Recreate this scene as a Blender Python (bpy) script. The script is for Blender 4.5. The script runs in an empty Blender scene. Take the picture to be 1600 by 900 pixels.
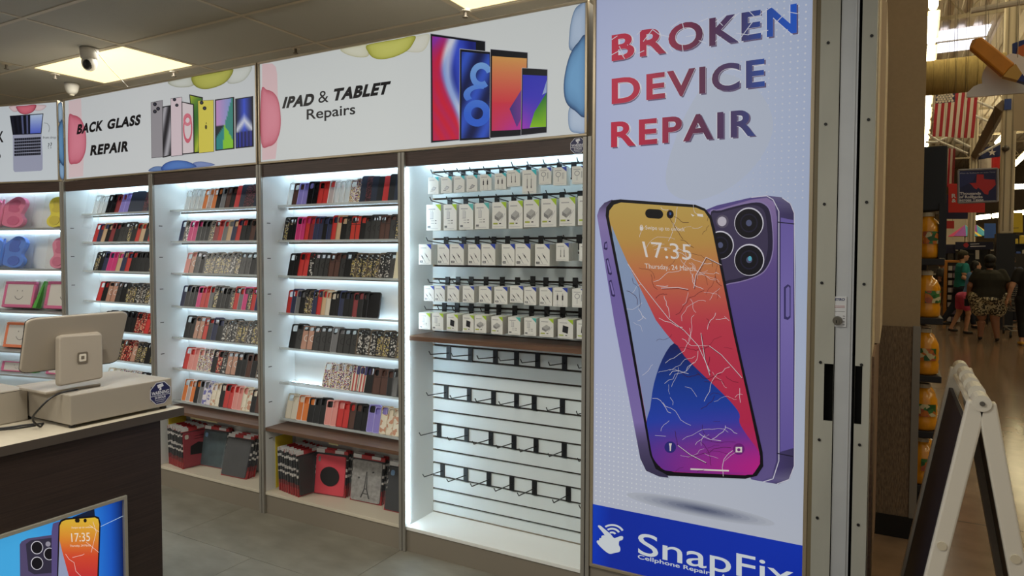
import bpy, bmesh, math, random
from mathutils import Vector, Matrix
random.seed(7)
S = bpy.context.scene
COL = S.collection
# ------------------------------------------------------------------ camera
F_PX, YAW, PITCH, ROLL, CY, EYE = 1067.43, .507617, .03691, .002812, 433.67, 1.55
_F = Vector((-math.sin(YAW)*math.cos(PITCH), math.cos(YAW)*math.cos(PITCH), -math.sin(PITCH)))
_R0 = Vector((math.cos(YAW), math.sin(YAW), 0)); _U0 = _R0.cross(_F)
_R = _R0*math.cos(ROLL)+_U0*math.sin(ROLL); _U = _U0*math.cos(ROLL)-_R0*math.sin(ROLL)
EYEP = Vector((0, 0, EYE))
cd = bpy.data.cameras.new('camera'); cam = bpy.data.objects.new('camera', cd); COL.objects.link(cam)
cd.sensor_width = 36; cd.lens = F_PX/1600*36; cd.shift_y = -(450-CY)/1600; cd.clip_start = .05; cd.clip_end = 300
cam.matrix_world = Matrix(((_R.x, _U.x, -_F.x, 0), (_R.y, _U.y, -_F.y, 0), (_R.z, _U.z, -_F.z, EYE), (0, 0, 0, 1)))
S.camera = cam
def ray(x, y): return _F*F_PX+_R*(x-800)-_U*(y-CY)
def at(x, y, Y): d = ray(x, y); return EYEP+d*(Y/d.y)          # a point of the photo on the plane y = Y
def atz(x, y, Z): d = ray(x, y); return EYEP+d*((Z-EYE)/d.z)   # ... on a level plane
def atx(x, y, X): d = ray(x, y); return EYEP+d*(X/d.x)         # ... on the plane x = X
# ------------------------------------------------------------------ world and exposure
W = bpy.data.worlds.new('world'); S.world = W; W.use_nodes = True
W.node_tree.nodes['Background'].inputs[0].default_value = (1, .95, .87, 1)
W.node_tree.nodes['Background'].inputs[1].default_value = .25
S.view_settings.view_transform = 'Standard'; S.view_settings.look = 'None'
S.view_settings.exposure = 0.0; S.view_settings.gamma = 1; S.view_settings.use_curve_mapping = False
SIGN = .50          # luminance of the backlit sign faces
LED = 9.5
TROFFER = 1.45       # ceiling panel lights
PANEL_W = 38.0      # light each ceiling panel gives off downwards, in watts
STORE = 15.0         # strip lights of the big store
# ------------------------------------------------------------------ materials
def lin(c):
    return tuple(((v/255)/12.92 if v/255 <= .04045 else ((v/255+.055)/1.055)**2.4) for v in c[:3])
_M = {}
def mat(name, col=(128, 128, 128), rough=.5, metal=0, noise=0, scale=30, bump=0, coat=0, spec=.5, stretch=(1, 1, 1), col2=None):
    if name in _M: return _M[name]
    m = bpy.data.materials.new(name); m.use_nodes = True; nt = m.node_tree; b = nt.nodes['Principled BSDF']
    c = lin(col); b.inputs['Base Color'].default_value = (*c, 1)
    b.inputs['Roughness'].default_value = rough; b.inputs['Metallic'].default_value = metal
    b.inputs['Coat Weight'].default_value = coat; b.inputs['Specular IOR Level'].default_value = spec
    if noise or bump or col2:
        tc = nt.nodes.new('ShaderNodeTexCoord'); mp = nt.nodes.new('ShaderNodeMapping'); mp.inputs['Scale'].default_value = stretch
        nz = nt.nodes.new('ShaderNodeTexNoise'); nz.inputs['Scale'].default_value = scale; nz.inputs['Detail'].default_value = 5
        nt.links.new(tc.outputs['Object'], mp.inputs[0]); nt.links.new(mp.outputs[0], nz.inputs['Vector'])
        rp = nt.nodes.new('ShaderNodeValToRGB')
        c2 = lin(col2) if col2 else tuple(v*(1-noise) for v in c)
        c1 = c if col2 else tuple(min(1, v*(1+noise)) for v in c)
        rp.color_ramp.elements[0].position = .32; rp.color_ramp.elements[1].position = .68
        rp.color_ramp.elements[0].color = (*c2, 1); rp.color_ramp.elements[1].color = (*c1, 1)
        nt.links.new(nz.outputs['Fac'], rp.inputs[0]); nt.links.new(rp.outputs[0], b.inputs['Base Color'])
        if bump:
            bp = nt.nodes.new('ShaderNodeBump'); bp.inputs['Strength'].default_value = bump; bp.inputs['Distance'].default_value = .01
            nt.links.new(nz.outputs['Fac'], bp.inputs['Height']); nt.links.new(bp.outputs[0], b.inputs['Normal'])
    _M[name] = m; return m
def emit(name, col, strength):
    if name in _M: return _M[name]
    m = mat(name, col, .6); b = m.node_tree.nodes['Principled BSDF']
    b.inputs['Emission Color'].default_value = (*lin(col), 1); b.inputs['Emission Strength'].default_value = strength
    return m
def printed(name, glow=0, rough=.4):
    """ink on a sheet: colours come from the mesh attribute; backlit sheets glow through the ink"""
    if name in _M: return _M[name]
    m = bpy.data.materials.new(name); m.use_nodes = True; nt = m.node_tree; b = nt.nodes['Principled BSDF']
    a = nt.nodes.new('ShaderNodeVertexColor'); a.layer_name = 'Ink'
    b.inputs['Roughness'].default_value = rough
    if glow:
        nt.links.new(a.outputs[0], b.inputs['Emission Color']); b.inputs['Emission Strength'].default_value = glow
        mx = nt.nodes.new('ShaderNodeMix'); mx.data_type = 'RGBA'; mx.inputs[0].default_value = .75
        nt.links.new(a.outputs[0], mx.inputs[6]); mx.inputs[7].default_value = (0, 0, 0, 1)
        nt.links.new(mx.outputs[2], b.inputs['Base Color']); b.inputs['Specular IOR Level'].default_value = .25
    else: nt.links.new(a.outputs[0], b.inputs['Base Color'])
    _M[name] = m; return m
def clear(name, tint=(235, 240, 240), alpha=.3, rough=.08):
    if name in _M: return _M[name]
    m = bpy.data.materials.new(name); m.use_nodes = True; nt = m.node_tree; b = nt.nodes['Principled BSDF']
    b.inputs['Base Color'].default_value = (*lin(tint), 1); b.inputs['Roughness'].default_value = rough
    b.inputs['Alpha'].default_value = alpha
    _M[name] = m; return m
def pattern(name, cols, scale=60, kind='voronoi', rough=.35):
    """patterned print: cells or stripes in a handful of colours"""
    if name in _M: return _M[name]
    m = bpy.data.materials.new(name); m.use_nodes = True; nt = m.node_tree; b = nt.nodes['Principled BSDF']
    tc0 = nt.nodes.new('ShaderNodeTexCoord'); oi = nt.nodes.new('ShaderNodeObjectInfo'); sc = nt.nodes.new('ShaderNodeMath'); sc.operation = 'MULTIPLY'; sc.inputs[1].default_value = 7 if kind in ('voronoi', 'noise') else 0
    tc = nt.nodes.new('ShaderNodeVectorMath'); tc.operation = 'ADD'; nt.links.new(oi.outputs['Random'], sc.inputs[0]); nt.links.new(sc.outputs[0], tc.inputs[1]); nt.links.new(tc0.outputs['Object'], tc.inputs[0])
    if kind == 'voronoi':
        v = nt.nodes.new('ShaderNodeTexVoronoi'); v.inputs['Scale'].default_value = scale; out = v.outputs['Color']
        nt.links.new(tc.outputs[0], v.inputs['Vector'])
        sp = nt.nodes.new('ShaderNodeSeparateColor'); nt.links.new(out, sp.inputs[0]); fac = sp.outputs[0]
    elif kind == 'noise':
        v = nt.nodes.new('ShaderNodeTexNoise'); v.inputs['Scale'].default_value = scale; v.inputs['Detail'].default_value = 3
        nt.links.new(tc.outputs[0], v.inputs['Vector']); fac = v.outputs['Fac']
    else:
        v = nt.nodes.new('ShaderNodeTexWave'); v.inputs['Scale'].default_value = scale; v.inputs['Distortion'].default_value = 0
        v.bands_direction = 'X' if kind == 'stripes' else 'Z'
        nt.links.new(tc.outputs[0], v.inputs['Vector']); fac = v.outputs['Fac']
    rp = nt.nodes.new('ShaderNodeValToRGB'); rp.color_ramp.interpolation = 'CONSTANT'; n = len(cols)
    lo, hi = (.3, .7) if kind == 'noise' else (0, 1)
    while len(rp.color_ramp.elements) < n: rp.color_ramp.elements.new(.5)
    for i, c in enumerate(cols):
        rp.color_ramp.elements[i].position = 0 if i == 0 else lo+(hi-lo)*i/n; rp.color_ramp.elements[i].color = (*lin(c), 1)
    nt.links.new(fac, rp.inputs[0]); nt.links.new(rp.outputs[0], b.inputs['Base Color'])
    b.inputs['Roughness'].default_value = rough
    _M[name] = m; return m
# ------------------------------------------------------------------ mesh builder
class MB:
    def __init__(s): s.v = []; s.f = []; s.c = []
    def add(s, vs, fs, col=None):
        n = len(s.v); s.v += [Vector(p) for p in vs]; s.f += [tuple(i+n for i in f) for f in fs]
        s.c += [col or (255, 255, 255)]*len(vs) if not isinstance(col, list) else col
        return s
    def box(s, x0, x1, y0, y1, z0, z1, col=None):
        x0, x1 = sorted((x0, x1)); y0, y1 = sorted((y0, y1)); z0, z1 = sorted((z0, z1))
        return s.add([(x0, y0, z0), (x1, y0, z0), (x1, y1, z0), (x0, y1, z0), (x0, y0, z1), (x1, y0, z1), (x1, y1, z1), (x0, y1, z1)],
                     [(0, 3, 2, 1), (4, 5, 6, 7), (0, 1, 5, 4), (1, 2, 6, 5), (2, 3, 7, 6), (3, 0, 4, 7)], col)
    def hull8(s, a, b, col=None):   # two quads, front a and back b
        return s.add(list(a)+list(b), [(3, 2, 1, 0), (4, 5, 6, 7), (0, 1, 5, 4), (1, 2, 6, 5), (2, 3, 7, 6), (3, 0, 4, 7)], col)
    def prism(s, pts, d, col=None):  # polygon of 3D points pushed along d
        n = len(pts); d = Vector(d); p = [Vector(q) for q in pts]
        return s.add(p+[q+d for q in p], [tuple(range(n-1, -1, -1)), tuple(range(n, 2*n))]+[(i, (i+1) % n, n+(i+1) % n, n+i) for i in range(n)], col)
    def tube(s, pts, r, n=8, col=None, caps=True):
        pts = [Vector(p) for p in pts]; rr = r if isinstance(r, (list, tuple)) else [r]*len(pts); vs = []; fs = []
        up = Vector((0, 0, 1))
        for i, p in enumerate(pts):
            t = (pts[min(i+1, len(pts)-1)]-pts[max(i-1, 0)]).normalized()
            a = t.cross(up)
            if a.length < .05: a = t.cross(Vector((1, 0, 0)))
            a.normalize(); b = t.cross(a)
            for k in range(n):
                w = 2*math.pi*k/n; vs.append(p+(a*math.cos(w)+b*math.sin(w))*rr[i])
        for i in range(len(pts)-1):
            for k in range(n):
                fs.append((i*n+k, i*n+(k+1) % n, (i+1)*n+(k+1) % n, (i+1)*n+k))
        if caps: fs += [tuple(range(n-1, -1, -1)), tuple(range((len(pts)-1)*n, len(pts)*n))]
        return s.add(vs, fs, col)
    def loft(s, rings, n=14, col=None):   # rings: (centre, rx, ry[, tilt]) stacked ellipses in level planes
        vs = []; fs = []
        for c, rx, ry in rings:
            for k in range(n):
                w = 2*math.pi*k/n; vs.append(Vector(c)+Vector((rx*math.cos(w), ry*math.sin(w), 0)))
        for i in range(len(rings)-1):
            for k in range(n): fs.append((i*n+k, i*n+(k+1) % n, (i+1)*n+(k+1) % n, (i+1)*n+k))
        fs += [tuple(range(n-1, -1, -1)), tuple(range((len(rings)-1)*n, len(rings)*n))]
        return s.add(vs, fs, col)
    def ball(s, c, r, n=12, m=8, col=None):
        r = r if isinstance(r, (list, tuple)) else (r, r, r); c = Vector(c); vs = [c+Vector((0, 0, -r[2]))]; fs = []
        for j in range(1, m):
            a = math.pi*j/m
            for k in range(n):
                w = 2*math.pi*k/n; vs.append(c+Vector((r[0]*math.sin(a)*math.cos(w), r[1]*math.sin(a)*math.sin(w), -r[2]*math.cos(a))))
        vs.append(c+Vector((0, 0, r[2]))); e = len(vs)-1
        for k in range(n):
            fs.append((0, 1+(k+1) % n, 1+k)); fs.append((e, 1+(m-2)*n+k, 1+(m-2)*n+(k+1) % n))
            for j in range(m-2): fs.append((1+j*n+k, 1+j*n+(k+1) % n, 1+(j+1)*n+(k+1) % n, 1+(j+1)*n+k))
        return s.add(vs, fs, col)
    def mesh(s, name, inv=None, smooth=False, ink=False):
        me = bpy.data.meshes.new(name)
        me.from_pydata([(inv @ v if inv else v) for v in s.v], [], s.f)
        if ink:
            ca = me.color_attributes.new('Ink', 'FLOAT_COLOR', 'POINT')
            for i, c in enumerate(s.c): ca.data[i].color = (*lin(c), 1)
        if smooth: me.polygons.foreach_set('use_smooth', [True]*len(me.polygons))
        me.update(); return me
WM = {}
def thing(name, label, cat, loc=(0, 0, 0), rotz=0, group=None):
    o = bpy.data.objects.new(name, None); COL.objects.link(o); o.empty_display_size = .1
    o.location = loc; o.rotation_euler = (0, 0, rotz); WM[o.name] = Matrix.Translation(loc) @ Matrix.Rotation(rotz, 4, 'Z')
    return tag(o, label, cat, group)
def tag(o, label, cat, group=None):
    o['label'] = label; o['category'] = cat
    if group: o['group'] = group
    return o
def obj(name, mb, m, parent=None, smooth=False, ink=False, bevel=0, label=None, kind=None, at0=False):
    """one mesh object from world coordinates; a part goes under its parent"""
    if parent is not None: base = WM[parent.name]
    elif at0: base = Matrix()
    else:
        xs = [v.x for v in mb.v]; ys = [v.y for v in mb.v]; zs = [v.z for v in mb.v]
        base = Matrix.Translation(((min(xs)+max(xs))/2, (min(ys)+max(ys))/2, min(zs)))
    o = bpy.data.objects.new(name, mb.mesh(name, base.inverted(), smooth, ink)); COL.objects.link(o)
    if m: o.data.materials.append(m)
    if parent is not None: o.parent = parent; WM[o.name] = base
    else: o.matrix_world = base; WM[o.name] = base
    if bevel:
        b = o.modifiers.new('bevel', 'BEVEL'); b.width = bevel; b.segments = 2; b.limit_method = 'ANGLE'; b.angle_limit = .6
    if label: o['label'] = label
    if kind: o['kind'] = kind
    return o
def struct(name, mb, m, label=None, **k):
    o = obj(name, mb, m, None, **k); o['kind'] = 'structure'
    if label: o['label'] = label
    return o
def dup(src, M, label, cat=None, group=None, mats=None):
    """copy a thing with its parts and sub-parts; M is the copy's world matrix"""
    o = src.copy(); COL.objects.link(o); o.parent = None; o.matrix_world = M; WM[o.name] = M.copy()
    o['label'] = label
    if cat: o['category'] = cat
    if group: o['group'] = group
    for ch in src.children:
        c = ch.copy(); COL.objects.link(c); c.parent = o
        for g in ch.children:
            d = g.copy(); COL.objects.link(d); d.parent = c
    return o
ORD = ['first', 'second', 'third', 'fourth', 'fifth', 'sixth', 'seventh', 'eighth', 'ninth', 'tenth', 'eleventh', 'twelfth', 'thirteenth', 'fourteenth', 'fifteenth', 'sixteenth', 'seventeenth', 'eighteenth', 'nineteenth', 'twentieth', 'twenty-first', 'twenty-second', 'twenty-third', 'twenty-fourth', 'twenty-fifth', 'twenty-sixth']
# ------------------------------------------------------------------ lettering and flat print
_T = {}
def glyphs(s, bold=0, shear=0, space=1):
    k = (s, bold, shear, space)
    if k in _T: return _T[k]
    c = bpy.data.curves.new('lettering', 'FONT'); c.body = s; c.offset = bold; c.shear = shear; c.space_character = space; c.resolution_u = 5
    o = bpy.data.objects.new('lettering', c); COL.objects.link(o)
    me = bpy.data.meshes.new_from_object(o.evaluated_get(bpy.context.evaluated_depsgraph_get()))
    vs = [v.co.copy() for v in me.vertices]; fs = [tuple(p.vertices) for p in me.polygons]
    bpy.data.objects.remove(o); bpy.data.curves.remove(c); bpy.data.meshes.remove(me)
    x0 = min(v.x for v in vs); x1 = max(v.x for v in vs); y0 = min(v.y for v in vs); y1 = max(v.y for v in vs)
    _T[k] = ([((v.x-x0)/(x1-x0), (v.y-y0)/(y1-y0)) for v in vs], fs); return _T[k]
class Sheet:
    """a flat printed sheet; pl(x, y) gives the point of the sheet, N its outward normal"""
    def __init__(s, pl, N): s.pl = pl; s.N = Vector(N); s.lay = 0
    def p(s, x, y, lay): return s.pl(x, y)+s.N*(.0004*lay+.0004)
    def poly(s, mb, pts, col, lay):
        vs = [s.p(x, y, lay) for x, y in pts]
        mb.add(vs, [tuple(range(len(vs)))], [col(x, y) if callable(col) else col for x, y in pts])
    def grad(s, mb, pts, col, lay, n=24):     # polygon cut into bands so that its colour can vary
        ys = [p[1] for p in pts]; y0, y1 = min(ys), max(ys)
        def clip(pl, yy, keep):
            out = []
            for i in range(len(pl)):
                a, b = pl[i], pl[(i+1) % len(pl)]; ia, ib = keep*(a[1]-yy) >= 0, keep*(b[1]-yy) >= 0
                if ia: out.append(a)
                if ia != ib:
                    t = (yy-a[1])/(b[1]-a[1]); out.append((a[0]+(b[0]-a[0])*t, yy))
            return out
        for i in range(n):
            q = clip(clip(pts, y0+(y1-y0)*i/n, 1), y0+(y1-y0)*(i+1)/n, -1)
            if len(q) > 2: s.poly(mb, q, col, lay)
    def quad(s, mb, c4, col, lay, nx=16, ny=24):   # corners tl tr br bl, col(s, t)
        (ax, ay), (bx, by), (cx, cy), (dx, dy) = c4; vs = []; cs = []; fs = []
        for j in range(ny+1):
            for i in range(nx+1):
                u, v = i/nx, j/ny
                x = (ax*(1-u)+bx*u)*(1-v)+(dx*(1-u)+cx*u)*v; y = (ay*(1-u)+by*u)*(1-v)+(dy*(1-u)+cy*u)*v
                vs.append(s.p(x, y, lay)); cs.append(tuple(col(u, v)))
        for j in range(ny):
            for i in range(nx): fs.append((j*(nx+1)+i, j*(nx+1)+i+1, (j+1)*(nx+1)+i+1, (j+1)*(nx+1)+i))
        mb.add(vs, fs, cs)
    def disc(s, mb, x, y, rx, ry, col, lay, n=28, inner=0, a0=0, a1=2*math.pi, rot=0):
        cr, sr = math.cos(rot), math.sin(rot)
        P = lambda k, f: (x+cr*rx*f*math.cos(k)-sr*ry*f*math.sin(k), y+sr*rx*f*math.cos(k)+cr*ry*f*math.sin(k))
        ks = [a0+(a1-a0)*i/n for i in range(n+1)]
        for i in range(n):
            if inner: s.poly(mb, [P(ks[i], 1), P(ks[i+1], 1), P(ks[i+1], inner), P(ks[i], inner)], col, lay)
            else: s.poly(mb, [P(ks[i], 1), P(ks[i+1], 1), (x, y)], col, lay)
    def blob(s, mb, pts, c_in, c_out, lay):     # rounded outline, paler inside: printed bubble
        P = smooth_loop(pts, 4); cx = sum(p[0] for p in P)/len(P); cy = sum(p[1] for p in P)/len(P); n = len(P)
        fr = [1, .93, .8, .6, .3, 0]
        mixc = [tuple(c_out[k]+(c_in[k]-c_out[k])*w for k in range(3)) for w in (0, .45, .8, .92, 1, 1)]
        for j in range(5):
            for i in range(n):
                a, b = P[i], P[(i+1) % n]
                f, g = fr[j], fr[j+1]
                q = [(cx+(a[0]-cx)*f, cy+(a[1]-cy)*f), (cx+(b[0]-cx)*f, cy+(b[1]-cy)*f), (cx+(b[0]-cx)*g, cy+(b[1]-cy)*g), (cx+(a[0]-cx)*g, cy+(a[1]-cy)*g)]
                cc = [mixc[j], mixc[j], mixc[j+1], mixc[j+1]]
                if g == 0: q = q[:3]; cc = cc[:3]
                mb.add([s.p(x, y, lay) for x, y in q], [tuple(range(len(q)))], cc)
    def line(s, mb, pts, w, col, lay):
        for (ax, ay), (bx, by) in zip(pts, pts[1:]):
            d = math.hypot(bx-ax, by-ay) or 1; nx, ny = -(by-ay)/d*w/2, (bx-ax)/d*w/2
            s.poly(mb, [(ax+nx, ay+ny), (bx+nx, by+ny), (bx-nx, by-ny), (ax-nx, ay-ny)], col, lay)
    def text(s, mb, word, tl, tr, br, bl, col, lay, bold=0, shear=0, space=1):
        vs, fs = glyphs(word, bold, shear, space); pts = []
        for u, v in vs:
            x = (tl[0]*(1-u)+tr[0]*u)*v+(bl[0]*(1-u)+br[0]*u)*(1-v); y = (tl[1]*(1-u)+tr[1]*u)*v+(bl[1]*(1-u)+br[1]*u)*(1-v)
            pts.append((x, y))
        mb.add([s.p(x, y, lay) for x, y in pts], fs, [col(x, y) if callable(col) else col for x, y in pts])
def smooth_loop(pts, k=4):
    out = []; n = len(pts)
    for i in range(n):
        p0, p1, p2, p3 = pts[i-1], pts[i], pts[(i+1) % n], pts[(i+2) % n]
        for j in range(k):
            t = j/k
            out.append(tuple(.5*(2*p1[d]+(p2[d]-p0[d])*t+(2*p0[d]-5*p1[d]+4*p2[d]-p3[d])*t*t+(3*p1[d]-p0[d]-3*p2[d]+p3[d])*t**3) for d in (0, 1)))
    return out
def rrect(x0, x1, y0, y1, r, k=4):
    P = []
    for cx, cy, a in ((x1-r, y1-r, 0), (x0+r, y1-r, 1), (x0+r, y0+r, 2), (x1-r, y0+r, 3)):
        for j in range(k+1):
            w = (a+j/k)*math.pi/2; P.append((cx+r*math.cos(w), cy+r*math.sin(w)))
    return P
def mix(a, b, t): t = max(0, min(1, t)); return tuple(a[i]+(b[i]-a[i])*t for i in range(3))
def ramp(stops, t):
    for (t0, c0), (t1, c1) in zip(stops, stops[1:]):
        if t <= t1: return mix(c0, c1, (t-t0)/(t1-t0))
    return stops[-1][1]
def Z(scale, ox, oy, pts): return [(ox+x/scale, oy+y/scale) for x, y in pts]
def _xf(s, M): s.v = [M @ v for v in s.v]; return s
MB.xf = _xf
Y0, YB = 2.785, 3.021
ZC = 2.95
# ------------------------------------------------------------------ materials of the place
m_tile = mat('floor_vinyl', (132, 127, 114), .55, noise=.16, scale=9, bump=.05, stretch=(.5, 1, 1))
m_joint = mat('floor_joint', (70, 66, 58), .8)
m_conc = mat('polished_concrete', (130, 106, 86), .16, noise=.18, scale=5)
m_ctile = mat('acoustic_tile', (172, 171, 164), .95, noise=.05, scale=240, bump=.25)
m_tbar = mat('ceiling_grid_metal', (190, 182, 165), .5)
m_wall = mat('painted_wall_beige', (166, 147, 118), .8, noise=.03, scale=60, bump=.03)
m_upr = mat('grey_aluminium', (150, 146, 138), .42, metal=.35)
m_gold = mat('champagne_frame_metal', (172, 158, 134), .35, metal=.5)
m_lam = mat('white_laminate', (222, 224, 222), .35)
m_beige = mat('greige_laminate', (136, 127, 113), .5)
m_edge = mat('cream_edge_band', (214, 204, 184), .5)
m_wood = mat('dark_wood_laminate', (66, 50, 44), .5, noise=.3, scale=14, stretch=(.35, 6, 18))
m_ledge = mat('brown_wood_ledge', (104, 76, 58), .45, noise=.22, scale=12, stretch=(.4, 8, 8))
m_black = mat('black_plastic', (16, 16, 18), .4)
m_dark = mat('dark_gap', (8, 8, 8), .9)
m_acr = clear('acrylic_sheet', (225, 232, 232), .22, .05)
m_lip = clear('acrylic_edge', (214, 220, 218), .5, .15)
m_led = emit('led_strip_light', (212, 238, 255), LED)
m_ledv = emit('vertical_led_light', (212, 238, 255), LED*3.2)
m_lens = emit('ceiling_light_lens', (255, 236, 178), TROFFER)
m_white = mat('white_plastic', (166, 156, 142), .4)
m_ink = printed('backlit_print', SIGN)
m_pr = printed('ink_print', 0)
# ------------------------------------------------------------------ floor
fl = struct('floor', MB().box(-8, -.06, -3, 4.4, -.08, -.004), m_joint, at0=True)
tile = None
for j in range(-9, 4):
    for i in range(-3, 6):
        x0 = -2.805+1.2*i+(0 if j % 2 else .6); y0 = 2.335+.6*j
        if x0+1.2 < -7.6 or x0 > -.7 or y0+.6 > 4.3 or y0 < -1.7 or (y0 > 3.0): continue
        x0 -= 2.4 if False else 0
        if tile is None:
            tile = obj('floor_tile', MB().box(.0012, 1.1988, .0012, .5988, -.01, 0), m_tile, fl); t = tile
        else: t = tile.copy(); COL.objects.link(t); t.parent = fl
        t.location = (x0, y0, 0)
for j in range(-9, 2):      # rows further left
    for i in range(-4, -3+0):
        x0 = -2.805+1.2*i+(0 if j % 2 else .6); y0 = 2.335+.6*j
        t = tile.copy(); COL.objects.link(t); t.parent = fl; t.location = (x0, y0, 0)
sf = struct('floor_store', MB().box(-.06, 14, -4, 62, -.08, 0), m_conc, label='polished brown concrete floor of the big store', at0=True)
for y in (4.675, 9.2, 13.7): obj('saw_cut', MB().box(-.05, 13.9, y-.004, y+.004, 0, .0006), m_joint, sf)
# ------------------------------------------------------------------ ceiling: tiles in a metal grid, two of the cells are lights
ce = struct('ceiling', MB().box(-8.3, -.06, -2.6, 4.4, ZC+.06, ZC+.12), m_dark, at0=True)
ct = None; XL = [-8.21+1.2*i for i in range(7)]; YL = [-2.59+.6*j for j in range(12)]
lights = {(2, 9), (5, 9), (2, 5), (5, 5), (2, 1), (5, 1)}
for i in range(6):
    for j in range(11):
        if (i, j) in lights: continue
        if ct is None:
            ct = obj('ceiling_tile', MB().box(.012, 1.188, .012, .588, ZC+.004, ZC+.022), m_ctile, ce); t = ct
        else: t = ct.copy(); COL.objects.link(t); t.parent = ce
        t.location = (XL[i], YL[j], 0)
for x in XL: obj('grid_bar', MB().box(x-.012, x+.012, -2.59, 4.01, ZC, ZC+.03), m_tbar, ce)
for y in YL: obj('grid_bar', MB().box(-8.21, -1.01, y-.012, y+.012, ZC-.001, ZC+.03), m_tbar, ce)
LN = {(2, 9): 'lit rectangular ceiling panel light beside the white dome camera', (5, 9): 'lit ceiling panel light at top edge above the tablet sign',
      (2, 5): 'ceiling panel light over the counter nearer the wall', (5, 5): 'ceiling panel light overhead on the entrance side',
      (2, 1): 'ceiling panel light behind the viewer over the counter', (5, 1): 'ceiling panel light behind the viewer at the entrance'}
for (i, j) in sorted(lights):
    x, y = XL[i], YL[j]
    t = thing('ceiling_light', LN[(i, j)], 'ceiling light', (x+.6, y+.3, ZC), 0, 'ceiling panel lights')
    obj('light_frame', MB().box(x+.013, x+1.187, y+.013, y+.03, ZC+.001, ZC+.05).box(x+.013, x+1.187, y+.57, y+.587, ZC+.001, ZC+.05)
        .box(x+.013, x+.03, y+.03, y+.57, ZC+.001, ZC+.05).box(x+1.17, x+1.187, y+.03, y+.57, ZC+.001, ZC+.05), m_tbar, t)
    ld = bpy.data.lights.new('panel_glow', 'AREA'); ld.shape = 'RECTANGLE'; ld.size, ld.size_y = 1.12, .53; ld.energy = PANEL_W; ld.color = (1, .97, .89)
    lo = bpy.data.objects.new('panel_glow', ld); COL.objects.link(lo); lo.parent = t; lo.location = (0, 0, .002)
    obj('lens', MB().box(x+.03, x+1.17, y+.03, y+.57, ZC+.004, ZC+.012), m_lens, t)
# ------------------------------------------------------------------ shop walls
struct('wall_back', MB().box(-8.3, -.10, 4.26, 4.42, 0, 3.1), m_wall, at0=True)
struct('wall_left', MB().box(-8.3, -8.2, -2.6, 4.4, 0, 3.1), m_wall, at0=True)
struct('wall_partition', MB().box(-.2, -.06, Y0+.125, 4.26, 0, 5.2), mat('painted_jamb', (214, 196, 168), .7), label='beige end of the shop wall beside the shutter track', at0=True)
XE = .138
wf = struct('wall_right', MB().box(-.2, XE, 4.26, 4.5, 0, 8.4), m_wall, label='beige wall stub beyond the shutter track', at0=True)
m_weave = mat('woven_wall_covering', (142, 122, 98), .85, noise=.35, scale=55, bump=.3, stretch=(3, 1, .6), col2=(104, 88, 70))
obj('wainscot', MB().box(-.06, .105, 4.252, 4.26, .11, 1.155), m_weave, wf, label='woven brown wainscot covering')
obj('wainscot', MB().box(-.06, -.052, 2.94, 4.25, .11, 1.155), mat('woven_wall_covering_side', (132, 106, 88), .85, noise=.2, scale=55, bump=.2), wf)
obj('corner_guard', MB().box(.106, XE+.004, 4.246, 4.262, .11, 1.16).box(XE, XE+.004, 4.25, 4.40, .11, 1.16), mat('satin_steel', (150, 146, 138), .45, metal=.4), wf)
obj('screw', MB().box(.112, .118, 4.243, 4.247, 1.14, 1.146).box(.112, .118, 4.243, 4.247, .14, .146), m_upr, wf)
bb = struct('baseboard_right', MB().box(-.052, XE, 4.235, 4.26, 0, .115), mat('black_rubber', (10, 10, 11), .6), at0=True)
wd = MB()   # wedge shaped hollow in the jamb
obj('jamb_cover', MB().box(-.06, -.04, 3.35, 4.26, 1.16, 2.62).box(-.06, -.045, 3.35, 3.6, 2.62, 5.0), mat('painted_jamb', (214, 196, 168), .7), wf)
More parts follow.
